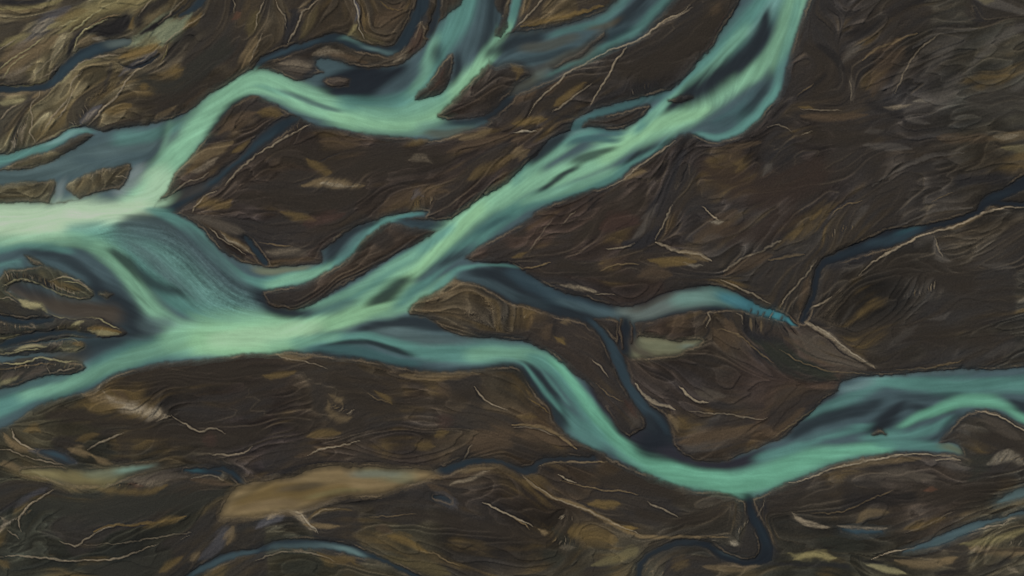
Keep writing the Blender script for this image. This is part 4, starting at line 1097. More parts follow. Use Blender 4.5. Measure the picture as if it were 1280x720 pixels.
tan .9 .4|652,593,1.2 660,602,1.8 685,618,2 710,627,2.2 735,638,2.2 755,648,2.4 775,660,2.2 800,670,2 830,671,1.8 860,670,1.8 890,671,1.6 912,671,1.2
pale .6 0|655,597,1 690,620,1.2 725,634,1.2 750,645,1.3 775,658,1.2 805,670,1.2
gold .9 .6|775,658,2 785,661,3.5 797,661,2
gold .7 .8|735,630,3 755,632,5 775,630,4
gold .6 .9|710,665,7 740,668,10 770,675,8
tan .8 .5|672,660,1.5 680,665,3 684,666,1.5
tan .8 0|640,645,1 650,652,1.3 662,660,1.2
tan .6 0|700,600,1 750,612,1.3 780,615,1.3 798,618,1
bone .3 0|700,648,1 705,642,1
pale .6 0|810,625,1 820,632,1.3 835,638,1.2 848,645,1
gd .5 .6|690,660,4 710,680,6 730,685,5
pale .3 .6|700,684,3 720,684,3
gd .5 .7|700,700,8 680,690,8
sand .4 .8|770,700,8 790,690,6 740,706,6
tan .5 .7|880,708,4 910,712,5 950,708,4
gold .3 .6|840,708,6 860,700,6
bone .7 .5|913,676,1.5 918,678,3 922,680,1.5
bone .5 .5|890,676,1 896,676,2
pale .3 0|940,650,1 950,640,1 955,625,1
wet .6 .6|940,615,3 950,622,4 958,640,4
grey .4 .7|900,520,6 875,540,8 860,555,7 885,555,8 910,545,8 940,535,6
brown .8 .8|850,552,6 880,546,10 915,540,10 945,532,6
pale .8 -1|795,480,2 808,497,3 825,507,4 845,512,3
grey .4 .7|800,487,3 815,502,4 840,510,3
pale .9 0|848,482,1 858,494,1.5 872,502,1.5 888,503,1.2
mud .7 .7|870,490,4 885,495,6 905,496,4
tan .6 .6|835,520,3 845,530,4 848,540,3
pale .4 0|860,515,1 900,518,1.2 940,522,1.2 960,524,1
wet .5 .7|860,528,4 900,530,5 940,528,4
brown .3 .8|960,505,12 985,490,12 1010,485,10
brown .6 .8|960,545,4 985,530,5 1005,512,6
tan .6 0|962,548,1 985,535,1.2 1005,520,1.2 1025,505,1
mud .6 .8|785,515,6 795,525,8 790,535,6
red .5 .7|780,500,5 795,520,6
mud .9 .7|985,418,8 1010,430,12 1035,444,12 1060,456,10 1082,462,6
gd .9 .7|938,420,8 955,430,12 980,446,13 1010,462,13 1045,474,9
wet .8 .7|932,412,6 945,420,8 960,424,7
tan .5 0|895,410,1 915,415,1.3 935,428,1.4 955,446,1.2 968,455,1
tan .5 0|975,438,1 1000,452,1.3 1025,461,1.3 1060,466,1.2 1085,468,1
blk .9 .3|928,391,2 929,400,3 933,414,3.5
blk .9 0|944,396,1 945,404,1.8 946,414,1
blk .9 .3|968,402,2 963,412,2.6 956,422,2
blk .8 0|975,404,1 980,412,1.4 985,421,1
blk .7 0|987,408,1 991,415,1.2 994,420,1
blk .7 0|940,395,1 960,397,1.6 975,401,1.4 990,408,1
tan .5 .5|936,398,1.5 938,406,2 939,413,1.5
tan .5 .5|950,400,1.5 952,408,2 952,414,1.5
tan .5 0|745,478,1 760,492,1.2 778,502,1
pale .8 0|985,605,1 1010,597,1.2 1045,585,1.3 1080,577,1.3 1120,570,1.3 1150,568,1.2 1190,570,1.2
tan .5 .7|1040,586,3 1080,578,4 1120,574,4 1150,574,4
pale .6 -1|1168,576,1.5 1180,574,2 1200,573,3
mud .9 .6|1088,597,3 1110,592,6 1140,595,7 1168,598,4
grey .4 .7|1165,575,5 1190,580,7 1210,585,5
bone .4 .4|1235,580,4 1260,570,5 1280,580,4
gd .5 .7|1200,580,6 1230,575,8 1210,600,8
rust .6 .6|1155,613,2 1163,612,3 1170,612,1
grey .5 .7|1180,555,4 1195,560,4
pale .8 0|1218,514,1.2 1230,516,1.4 1250,522,1.4 1275,535,1.3 1300,545,1.2
mud .6 .8|1225,520,4 1250,535,6 1275,548,5
pale .9 .4|990,640,1.2 1000,650,2 1015,656,2.2 1035,660,2
pale .8 .4|1045,657,1.5 1065,661,2.2 1095,663,2.2 1110,660,1.5
tan .5 .7|1070,655,4 1085,640,5 1110,640,5
tan .5 0|1010,642,1 1050,640,1.2 1085,625,1.2 1120,610,1
gold .4 .7|1130,660,4 1150,655,5 1180,648,4
pale .3 0|1130,665,1 1160,655,1.2 1190,640,1
blk .6 .6|1060,625,10 1100,622,12 1140,620,8
pale .9 0|1090,700,1 1110,692,1.2 1140,686,1.2 1170,680,1 1200,668,1.2 1225,662,1.3 1245,657,1.2 1270,648,1
blk .6 .4|1080,702,1.5 1110,702,2 1140,698,2 1170,688,2 1185,680,1.5
blk .5 .4|1180,668,1.5 1220,655,2 1250,650,2 1280,640,2
sand .9 .6|993,700,2 1005,696,5 1020,692,5 1035,698,4 1045,699,2
sand .6 .6|985,690,2 1000,694,3 1010,690,2
tan .6 .7|1120,702,4 1150,706,5 1180,700,5 1195,696,4
lsand .6 .6|1085,706,2 1110,712,3 1130,716,3
tan .8 .6|1175,698,3 1185,700,4 1193,696,2
sand .5 .7|1200,680,4 1240,675,5 1290,660,5
tan .6 .6|1210,684,4 1250,690,5 1290,690,5
pale .5 .3|1210,690,1.5 1220,684,2 1230,688,1.5 1240,682,1.5
blk .6 .4|1210,695,1.5 1240,688,2 1280,688,2
blk .6 .5|1170,715,4 1220,715,6 1260,700,6
pale .6 .5|1258,708,3 1270,716,4
blk .5 0|1074,690,1 1075,700,1.5 1078,708,1
wet .6 .6|960,670,8 970,690,6
wet .5 .6|960,704,3 1000,706,3 1060,708,3
gd .5 .7|1040,690,8 1070,680,8 1020,675,8
'''):
    k, p = ln.split('|'); k = k.split(); LAND_STROKES.append((k[0], float(k[1]), float(k[2]), pt(p)))
LAND_POLYS = []
# combs of little gullies: path | length | spacing | slant
COMBS = []
for ln in rows('''
8,340 22,340 40,343 60,349 75,356 90,360|10|2.6|-72
5,356 20,350 40,350 60,358|4|3|-70
70,410 100,410 130,414|4|4|70
55,352 75,358 100,366|6|4|-60
130,215 145,220 150,235|12|4|60
100,228 125,222 145,214|12|5|70
0,402 20,404 40,407|6|4|-80
60,432 80,430 100,433|7|5|60
0,470 30,460 70,458 98,458|7|5|70
697,648 708,652 718,650|9|3|75
690,678 705,682 720,680|10|3|75
800,712 815,716 830,716|7|4|60
1215,688 1240,684 1275,682|7|5|50
1240,580 1262,575 1285,578|12|4|40
930,392 945,396 960,399 980,405|12|4|75
1130,375 1150,370 1170,362|9|3|60
398,230 420,234 450,232|6|3|60
20,186 25,165 35,150|12|3|20
92,162 100,150 112,138|9|3|60
640,14 622,22 612,34|5|3|40
350,170 362,165 375,158|5|4|70
790,118 800,112 812,108|7|3|70
625,400 640,395 660,398|5|5|70
170,518 190,522 205,523|5|3|70
10,660 20,650 40,640|6|3|30
920,665 935,650 945,640|8|4|30
540,246 525,250 515,255|9|3|70
860,132 885,125 905,112 920,105|6|3|80
1032,300 1050,290 1070,285|6|5|60
120,605 150,609 190,606|4|3|60
60,108 75,98 85,88|8|3|60
410,505 425,515 440,520|9|3|60
'''):
    a, l, s, g = ln.split('|'); COMBS.append(([tuple(float(v) for v in q.split(',')) for q in a.split()], float(l), float(s), float(g)))
_r = random.Random(5)
for pa, l, s, g in COMBS:
    for (xa, ya), (xb, yb) in zip(pa[:-1], pa[1:]):
        n = max(1, int(math.hypot(xb - xa, yb - ya) / s))
        for k in range(n):
            t = (k + _r.random() * .6) / n; x, y = xa + (xb - xa) * t, ya + (yb - ya) * t
            a = math.atan2(yb - ya, xb - xa) - math.radians(g + _r.uniform(-14, 14)); L = l * _r.uniform(.5, 1.2)
            x2, y2 = x + L * math.cos(a), y + L * math.sin(a)
            mx, my = (x + x2) / 2 + _r.uniform(-1, 1), (y + y2) / 2 + _r.uniform(-1, 1)
            LAND_STROKES.append((_r.choice(['pale', 'blk', 'blk', 'tan']), _r.uniform(.35, .8), 0, [(x, y, .9), (mx, my, .8), (x2, y2, .3)]))
WATER = dict(
 north=('river', 'mint green upper river curving from the top edge down to the left edge'),
 main=('river', 'wide mint green braided river running from the left edge to the top and right edges'),
 blue=('river', 'dark blue channel in the centre ending in a narrow bright cyan tip'),
 top=('stream', 'teal streams at the top edge right of the upper river'),
 pool=('pool', 'murky pale green pool in brown sand beside the dark blue channel'),
 creek=('creek', 'dark blue creek winding across the brown sand at the right edge'),
 wcreek=('creek', 'grey blue creek among the pale sand streaks in the top left corner'),
 ncreek=('creek', 'thin dark teal creek running north of the upper river to the top edge'),
 ncreekb=('creek', 'short dark side creek at the top edge just left of the upper river'),
 side=('creek', 'straight dark blue creek below the bend of the upper river at left'),
 screek=('creek', 'pale blue creek along the bottom edge left of the middle'),
 silt=('pool', 'tan silt laden shallow pool fanning out at the lower left'),
 brook=('creek', 'shallow sandy brook with a faint aqua end at the lower left'),
 brookb=('creek', 'small blue grey puddle of a brook north of the sandy brook'),
 bcreek=('creek', 'thin dark blue creek linking the tan silt pool to the lower river'),
 bcreekb=('creek', 'dark blue creek curving along the bottom edge below the lower river'),
 bcreekc=('creek', 'short dark creek draining south from the bottom of the lower river'),
 ebrook=('creek', 'thin pale blue brook in the bottom right corner'),
 ebrookb=('creek', 'short blue brook at the right edge above the pale blue brook'),
 wleft=('creek', 'grey blue creek below the gold tipped sandbar at the left edge'),
 wleftb=('creek', 'muddy dark creek, lowest of the small creeks at the left edge'),
 wleftc=('creek', 'thin blue thread above the gold tipped sandbar at the left edge'),
 northb=('stream', 'small dark blue stream joining the upper river from the right'),
 rill=('rill', 'tiny dark rill in the olive sand at upper left'),
 threadb=('rill', 'short blue trickle at the top edge above the silty fan'),
 threadc=('rill', 'short blue trickle in brown sand above the loop channel'),
 threadd=('rill', 'thin blue trickle beside a pale ridge at the lower right'),
 threade=('rill', 'small blue trickle left of the tan silt pool'),
 threadf=('rill', 'tiny blue trickle right of the tan silt pool'))


# ------------------------------------------------------------------ flow field
# every channel, every streak and every scar tells which way the water once ran
seg = []
def add_guides(pts, wgt):
    P = spline(pts, step=14.0)
    for a, c in zip(P[:-1], P[1:]):
        ang = math.atan2(c[1] - a[1], c[0] - a[0])
        seg.append((0.5 * (a[0] + c[0]), 0.5 * (a[1] + c[1]), math.cos(2 * ang), math.sin(2 * ang), wgt))
for g in GUIDES: add_guides([(p[0], p[1], 1) for p in g], 1.0)
for s in WATER_STROKES: add_guides(s[3], 1.2)
for s in LAND_STROKES: add_guides(s[3], .9)
for name, grp in CHANNELS: add_guides(grp, 1.5)
S_ = np.array(seg, dtype=np.float32)
st = 10
gx, gy = np.meshgrid(np.arange(X0, X1 + st, st, dtype=np.float32), np.arange(Y0, Y1 + st, st, dtype=np.float32))
c2 = np.zeros_like(gx); s2 = np.zeros_like(gx)
for j in range(gx.shape[0]):
    d2 = (gx[j][:, None] - S_[None, :, 0]) ** 2 + (gy[j][:, None] - S_[None, :, 1]) ** 2
    w = S_[None, :, 4] / (d2 + 90.0) ** 1.6
    c2[j] = (w * S_[None, :, 2]).sum(1) / w.sum(1); s2[j] = (w * S_[None, :, 3]).sum(1) / w.sum(1)
def upsample(a):
    u = (X - X0) / st; v = (Y - Y0) / st
    iu = np.clip(u.astype(int), 0, a.shape[1] - 2); iv = np.clip(v.astype(int), 0, a.shape[0] - 2)
    fu = u - iu; fv = v - iv
    return (a[iv, iu] * (1 - fu) + a[iv, iu + 1] * fu) * (1 - fv) + (a[iv + 1, iu] * (1 - fu) + a[iv + 1, iu + 1] * fu) * fv
ang = 0.5 * np.arctan2(upsample(s2), upsample(c2))
ang = ang + (fbm(X, Y, 70, 3, 61) - .5) * 0.9 + (fbm(X, Y, 26, 2, 62) - .5) * .25
VX = np.cos(ang).astype(np.float32); VY = np.sin(ang).astype(np.float32)
print('flow', round(time.time() - T0, 1))

# streaks: noise smeared along the flow lines (four grain sizes share the same path)
def blur1(a):
    a = (np.roll(a, 1, 0) + 2 * a + np.roll(a, -1, 0)) / 4
    return (np.roll(a, 1, 1) + 2 * a + np.roll(a, -1, 1)) / 4
src = [rng.random((H, W), dtype=np.float32),
       blur1(vnoise(X, Y, 2.6, 11)), vnoise(X, Y, 6.0, 12) + .4 * vnoise(X, Y, 3.0, 13), vnoise(X, Y, 15.0, 14) + .35 * vnoise(X, Y, 6.0, 15), vnoise(X, Y, 32.0, 16) + .25 * vnoise(X, Y, 12.0, 17)]
LEN = [9, 22, 40, 62, 84]
acc = [s.copy() for s in src]
for sgn in (1.0, -1.0):
    px = X.copy(); py = Y.copy()
    lx = VX * sgn; ly = VY * sgn
    for k in range(1, 61):
        px += lx * 1.4; py += ly * 1.4
        ix = np.clip((px - X0 + .5).astype(np.int32), 0, W - 1); iy = np.clip((py - Y0 + .5).astype(np.int32), 0, H - 1)
        idx = iy * W + ix
        nx = VX.ravel()[idx]; ny = VY.ravel()[idx]
        fl = np.where(nx * lx + ny * ly < 0, -1.0, 1.0).astype(np.float32)
        lx = nx * fl; ly = ny * fl
        for m in range(5):
            if k * 1.4 <= LEN[m]: acc[m] += src[m].ravel()[idx]
L1, L2, L3, L4, L5 = [norm(a) for a in acc]
print('streaks', round(time.time() - T0, 1))

def smear(C, n, step, wgt=None):
    """drag colours along the flow lines, the way silt is drawn out by the current"""
    if wgt is None: wgt = np.ones((H, W), np.float32)
    F = np.concatenate([C * wgt[..., None], wgt[..., None]], -1).reshape(-1, 4)
    A = F.copy()
    for sgn in (1.0, -1.0):
        px = X.copy(); py = Y.copy(); lx = VX * sgn; ly = VY * sgn
        for k in range(1, n + 1):
            px += lx * step; py += ly * step
            ix = np.clip((px - X0 + .5).astype(np.int32), 0, W - 1); iy = np.clip((py - Y0 + .5).astype(np.int32), 0, H - 1)
            idx = (iy * W + ix).ravel()
            nx = VX.ravel()[idx].reshape(H, W); ny = VY.ravel()[idx].reshape(H, W)
            fl = np.where(nx * lx + ny * ly < 0, -1.0, 1.0).astype(np.float32)
            lx = nx * fl; ly = ny * fl
            A += F[idx] * (1 - k / (n + 1.0))
    A = A.reshape(H, W, 4)
    for _ in range(2):
        A = (np.roll(A, 1, 0) + 2 * A + np.roll(A, -1, 0)) / 4
        A = (np.roll(A, 1, 1) + 2 * A + np.roll(A, -1, 1)) / 4
    return A[..., :3] / np.maximum(A[..., 3:], 1e-4)

# ------------------------------------------------------------------ water outline
S = np.full((H, W), BAND, np.float32)
owner = np.zeros((H, W), np.int16)
NAMES = []
def own(name):
    if name not in NAMES: NAMES.append(name)
    return NAMES.index(name)
for name in WATER: own(name)
for name, pts in WATER_POLYS:
    b, d = poly_field(pts); k = d < S[b]
    owner[b] = np.where(k & (d < 6), own(name), owner[b]); S[b] = np.minimum(S[b], d)
for name, pts in CHANNELS:
    f = stroke_field(pts, pad=20)
    if f is None: continue
    b, q, d, _ = f; k = d < S[b]
    owner[b] = np.where(k & (S[b] > -1.0), own(name), owner[b]); S[b] = np.minimum(S[b], d)
isl = np.full((H, W), BAND, np.float32)
for pts in ISLANDS:
    b, d = poly_field(pts); isl[b] = np.minimum(isl[b], d)
for pts in BARS:
    f = stroke_field(pts, pad=20)
    if f is None: continue
    b, q, d, _ = f; isl[b] = np.minimum(isl[b], d)
S = np.maximum(S, -isl)
S = S + (L1 - .5) * 1.2
water = S < 0

# ------------------------------------------------------------------ old drainage lines
def drainage(n, steps, sc, pull, seed):
    """paths that run with the old flow and gather in low ground, so they branch and join"""
    N = vnoise(X, Y, sc, seed) + .5 * vnoise(X, Y, sc * .45, seed + 1)
    gy_, gx_ = np.gradient(N); g = np.hypot(gx_, gy_) + 1e-4
    A = np.zeros(H * W, np.float32); r = np.random.default_rng(seed)
    px = (X0 + r.random(n) * (W - 1)).astype(np.float32); py = (Y0 + r.random(n) * (H - 1)).astype(np.float32)
    sx = None
    for k in range(steps):
        ix = np.clip((px - X0 + .5).astype(np.int32), 0, W - 1); iy = np.clip((py - Y0 + .5).astype(np.int32), 0, H - 1)
        vx, vy = VX[iy, ix], VY[iy, ix]
        if sx is None: sx = np.where(vx < 0, -1.0, 1.0)
        else: sx = np.where(vx * lx + vy * ly < 0, -1.0, 1.0)
        vx = vx * sx; vy = vy * sx; lx, ly = vx, vy
        if k == 0: lx, ly = vx, vy
        ux = -gx_[iy, ix]; uy = -gy_[iy, ix]; c = (-ux * vy + uy * vx) / np.maximum(g.mean(), 1e-4) * pull
        c = np.clip(c, -1.1, 1.1)
        px = px + (vx - vy * c) * .8; py = py + (vy + vx * c) * .8
        if k > 12:
            fx = px - X0; fy = py - Y0; jx = np.floor(fx).astype(np.int32); jy = np.floor(fy).astype(np.int32)
            ok = (jx >= 0) & (jy >= 0) & (jx < W - 1) & (jy < H - 1); fx = (fx - jx)[ok]; fy = (fy - jy)[ok]; q = jy[ok] * W + jx[ok]
            A += np.bincount(q, (1 - fx) * (1 - fy), H * W).astype(np.float32) + np.bincount(q + 1, fx * (1 - fy), H * W).astype(np.float32) \
               + np.bincount(q + W, (1 - fx) * fy, H * W).astype(np.float32) + np.bincount(q + W + 1, fx * fy, H * W).astype(np.float32)
    return A.reshape(H, W)
D1 = drainage(5200, 150, 30, .95, 501); D2 = drainage(5200, 90, 17, 1.0, 511)
def filament(D, lo, hi): return sstep(lo, hi, np.log1p(D))
F1 = filament(D1, 2.5, 4.4); F2 = filament(D2, 2.5, 4.2)
print('drainage', round(time.time() - T0, 1))

# ------------------------------------------------------------------ land tone
def paint(C, b, m, col):
    C[b] = C[b] + (col - C[b]) * m[..., None]
wsum = np.zeros((H, W), np.float32) + 1e-6; LC = np.zeros((H, W, 3), np.float32)
for x, y, r, c in REGIONS:
    w = np.exp(-((Xw - x) ** 2 + (Yw - y) ** 2) / (2 * r * r)) + 1e-7
    wsum += w; LC += w[..., None] * lin(c)
LC /= wsum[..., None]
# abandoned braids: lens shaped sheets with one crisp and one fading edge
def lens(f, edge):
    s = f - np.floor(f); return np.where(s > 1 - edge, (1 - s) / edge, s / (1 - edge))
saw = lens(L5 * 5.2 + L3 * .25, .05)
saw2 = lens(L4 * 3.6 + L5 * 2.0 + L2 * .10, .06)
saw3 = lens(L3 * 2.3 + L4 * 2.2, .10)
busy = sstep(.38, .66, fbm(X, Y, 85, 3, 301) * .6 + L5 * .4)     # some ground is worked over, some lies smooth
busy = np.clip(busy + .5 * np.exp(-((X - 40) / 260) ** 2 - ((Y - 60) / 160) ** 2), 0, 1)
flat = sstep(.535, .59, L5 * .5 + fbm(X, Y, 55, 2, 350) * .5)       # flat dark lag of coarse black gravel
fine = 1 - .75 * flat
tone = np.exp((saw ** 2 - .33) * (.5 + .5 * busy) * fine + (saw2 ** 3 - .28) * (.2 + .6 * busy) * fine + (saw3 - .5) * .2 * busy * fine + (L5 - .5) * .8
              + (L2 - .5) * (.05 + .17 * busy) * fine + (L1 - .5) * (.05 + .16 * busy) * fine)
tone *= np.exp((fbm(X, Y, 60, 3, 302) - .5) * 1.1) * 1.05
grain = (rng.random((H, W), dtype=np.float32) - .5) * .16 + (vnoise(X, Y, 2.1, 352) - .5) * .2 + (fbm(X, Y, 9, 2, 353) - .5) * .3
tone *= np.exp(grain)
LC = LC * tone[..., None]
LC = LC + (lin((41, 38, 35)) - LC) * (flat * .8)[..., None] + lin((24, 22, 21)) * .3
hue = (L3 - .5) * .4 + (fbm(X, Y, 90, 2, 303) - .5) * .5
LC *= np.stack([1 + .28 * hue, 1 + .04 * hue, 1 - .32 * hue], -1)
och = sstep(.56, .80, fbm(X, Y, 46, 2, 304) * .5 + L3 * .2 + L4 * .3) * (.35 + .65 * saw2) * fine      # ochre silt films
LC = LC + (lin((92, 77, 48)) - LC) * (och * .75)[..., None]
def scar(f, w):
    e = np.abs(f - np.round(f)); g = np.hypot(*np.gradient(f)) + .004
    return np.clip(1.25 - e / (g * w), 0, 1)
fa = L5 * 5.2 + L3 * .25; fb = L4 * 3.6 + L5 * 2.0 + L2 * .10; fc = L3 * 3.2 + L5 * 4.0 + L2 * .15
n1 = sstep(.50, .64, fbm(X, Y, 70, 3, 330)); n2 = sstep(.52, .64, fbm(X, Y, 34, 2, 331)); n3 = sstep(.45, .62, fbm(X, Y, 60, 3, 332))
nw = np.exp(-((X - 60) / 240) ** 2 - ((Y - 80) / 150) ** 2)
scl = np.clip(scar(fa, 1.0) * n1 * .7 + scar(fb, .8) * n2 * .3 * busy, 0, 1) * (.3 + .7 * L2) * .5
scl = np.clip(scl + F1 * n3 * (.55 + .4 * nw) + F2 * sstep(.46, .6, fbm(X, Y, 50, 3, 337)) * .8 * (.3 + .7 * busy), 0, 1) * (.75 + .5 * L1) * .62
LC = LC + (lin((118, 106, 86)) - LC) * scl[..., None]
scd = np.clip(F1 * (1 - n3) * sstep(.47, .58, fbm(X, Y, 80, 2, 336)) * .8, 0, 1) * .55
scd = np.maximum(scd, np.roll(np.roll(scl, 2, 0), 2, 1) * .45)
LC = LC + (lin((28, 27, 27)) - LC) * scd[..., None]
relief = scl * .75 - scd * .6 + (saw - .5) * .34 * (.25 + .75 * fine) + (saw2 - .5) * .2 * (.3 + busy) * fine + (L2 - .5) * (.04 + .12 * busy) * fine + (L1 - .5) * .06 + grain * .3 + (L5 - .5) * .6
wide = [s for s in LAND_STROKES if s[2] > 0]; thin = [s for s in LAND_STROKES if s[2] <= 0]
# strokes of silt, sand, wet ground
sw = np.zeros((H, W), np.float32)
for kn, (kind, op, soft, pts) in enumerate(wide + thin):
    if kn == len(wide): LC = smear(LC, 5, 1.2) * .65 + LC * .35
    f = stroke_field(pts, taper=soft <= 0, lensy=soft > 0 and kind not in ('dk', 'gdk', 'rdk', 'gryd', 'blk', 'wet'))
    if f is None: continue
    b, q, sd, side = f
    col = lin(PAL[kind])
    if soft == 0:                                       # crisp little ridge or rill
        wob = .30 + .7 * L2[b] + .5 * vnoise(X[b], Y[b], 4.0, 345)
        m = np.clip(1.05 - np.maximum(sd + .9, 0) * .95, 0, 1) * op * np.clip(wob, 0, 1)
        paint(LC, b, m, col)
        relief[b] += m * (-.35 if kind in ('blk', 'wet', 'blue') else .30)
    elif soft < 0:                                      # crisp on one side, fading on the other
        s_ = side * (1 if soft == -1 else -1)
        prof = np.where(s_ > 0, np.clip(1.15 - np.abs(s_) / 1.4, 0, 1), np.clip(1 - np.maximum(q, 0), 0, 1) ** .8)
        prof = np.where(q > 1, 0, prof) if soft == -3 else prof * (q < 1.5)
        m = np.clip(prof + (L2[b] - .5) * .5 * (prof > .02), 0, 1) * op
        paint(LC, b, m, col); relief[b] += m * .18
    else:
        m = sstep(1.5, .2, q + (L3[b] - .5) * .8 + (L2[b] - .5) * .8 * soft) * min(1, op * 1.1)
        m = np.where(q < 1.55, m * sstep(1.55, 1.3, q), 0)
        if kind in ('dk', 'gdk', 'rdk', 'gryd'): relief[b] *= 1 - .8 * m
        if kind in ('bone', 'pale', 'foam'): m = m * (.45 + .55 * sstep(.35, .65, vnoise(X[b], Y[b], 2.3, 340) * .5 + L1[b] * .5))
        paint(LC, b, m, col)
for kind, op, pts in LAND_POLYS:
    b, d = poly_field(pts)
    m = sstep(1.5, -3.5, d + (L2[b] - .5) * 5) * op
    col = lin(PAL[kind]) * np.exp((L3[b] - .5) * .5 + (L2[b] - .5) * .35)[..., None]
    paint(LC, b, m, col); relief[b] *= (1 - .6 * m)
# narrow silt rim and moist foot along the water
rim = np.clip(1 - np.abs(S - 2.6) / 1.7, 0, 1) * sstep(.42, .75, fbm(X, Y, 26, 2, 310)) * .42
LC = LC + (lin((112, 98, 78)) - LC) * rim[..., None]
moist = np.clip(1 - np.abs(S - .2) / 1.6, 0, 1) * .15
LC = LC + (lin((30, 30, 30)) - LC) * moist[..., None]

# ------------------------------------------------------------------ water tone
WC = np.zeros((H, W, 3), np.float32)
for i, nme in enumerate(NAMES): WC[owner == i] = lin(PAL[BASE.get(nme, 'slate')])
for kind, op, soft, pts in WATER_STROKES:
    if kind in ('navy', 'ink', 'wine'): soft, op, pts = soft * .95, min(1, op * 1.1), [(p[0], p[1], p[2] * 1.15) for p in pts]
    elif kind == 'teal': op = op * .9; pts = [(p[0], p[1], p[2] * .92) for p in pts]
    f = stroke_field(pts, pad=10)
    if f is None: continue
    b, q, sd, side = f
    m = sstep(1.0 + .62 * min(1, soft + .3), 1.0 - .62 * min(1, soft + .3), q + (L3[b] - .5) * .35 + (L2[b] - .5) * .2) * sstep(1.58, 1.4, q) * op
    paint(WC, b, m, lin(PAL[kind]))
land_w = (S < 3).astype(np.float32)
WC = smear(WC, 8, 1.4, land_w)
lum = WC.sum(-1); mid = np.exp(-((np.log(lum + 1e-3) + .9) / 1.0) ** 2)
WC *= np.exp((L4 - .5) * (.14 + .26 * mid) + (L3 - .5) * (.10 + .16 * mid) + (L2 - .5) * .14 + (L1 - .5) * .07)[..., None]
for kind, pts in WAVES:                                   # rippled shallows
    b, d = poly_field(pts)
    m = sstep(0, -14, d)
    rp = vnoise(Xw[b] * .5 + Yw[b] * .3, Yw[b] * .9 - Xw[b] * .5, 1.6, 401) - .5
    rp += .7 * (vnoise(Xw[b], Yw[b] * 1.4, 3.0, 402) - .5)
    WC[b] *= np.exp((rp * .10 + (L1[b] - .5) * .12 + (L2[b] - .5) * .18) * m)[..., None]

# ------------------------------------------------------------------ heights
out = np.clip(S, 0, BAND); ins_ = np.clip(-S, 0, BAND)
low = np.array([SHORE.get(nme, 1.0) for nme in NAMES], dtype=np.float32)[owner]
low = 1 - (1 - low) * np.exp(-out / 8)
bank = low * .55 * (1 - np.exp(-out / 1.6)) + .25 * (1 - np.exp(-out / 9.0))
Z = np.where(S > 0, .03 + bank + relief * 1.15 * np.clip(out / 5, 0, 1), -.03 - .5 * (1 - np.exp(-ins_ / 3)))
Z = np.where(S > 0, np.maximum(Z, .03), Z)
Z += (fbm(X, Y, 160, 2, 320) - .5) * np.clip(out / 20, 0, 1) * 1.0 * (S > 0)
Z = Z.astype(np.float32)
print('relief', round(time.time() - T0, 1))

# albedo = tone / light level of the day
KL = 1.0 / LIGHT
low_ = np.array([SHORE.get(nme, 1.0) for nme in NAMES], dtype=np.float32)[owner]
tint = (.62 * np.exp(-np.clip(S, 0, 99) / (2.0 + 3.2 * (1 - low_)))) * (1 - low_ * .55) * (S < 25)
LC = LC + (WC * .55 + lin((32, 33, 33)) * .45 - LC) * tint[..., None]
def crisp(C, k):
    B = (np.roll(C, 1, 0) + 2 * C + np.roll(C, -1, 0)) / 4; B = (np.roll(B, 1, 1) + 2 * B + np.roll(B, -1, 1)) / 4
    B = (np.roll(B, 1, 0) + 2 * B + np.roll(B, -1, 0)) / 4; B = (np.roll(B, 1, 1) + 2 * B + np.roll(B, -1, 1)) / 4
    return np.clip(C + k * (C - B), C * .45, C * 2.0)
LC = crisp(LC, 1.5); WC = crisp(WC, .7)
WC = WC * (1 + .16 * sstep(.22, .5, WC[..., 1:2])) 
LC = np.clip(LC * KL * np.array([1.06, 1.05, 1.03], dtype=np.float32), .004, .75); WC = np.clip(WC * KL, .004, .8)
softw = np.array([EDGE.get(nme, 2.4) for nme in NAMES])[owner]
alpha = sstep(0.0, 1.0, (-S + 1.3) / softw) * .97
WC = LC + (WC - LC) * np.clip(alpha * 1.03, 0, 1)[..., None]      # over the shallows the bed shows

# ------------------------------------------------------------------ meshes
# plan -> world; the rim of the survey is drawn out so the ground runs on to the horizon
def stretch(v, lo, hi, reach):
    v = v.copy().astype(np.float64)
    a = v < lo; v[a] = lo - (lo - v[a]) * 1.0
    n = 12
    for k in range(n):
        e = (reach) * ((n - k) / n) ** 3
        v[k] -= e; v[-1 - k] += e
    return v
wx = (stretch(xs, X0, X1, 9000) - 640) * U
wy = -(stretch(ys, Y0, Y1, 9000) - 360) * U
WX, WY = np.meshgrid(wx, wy)

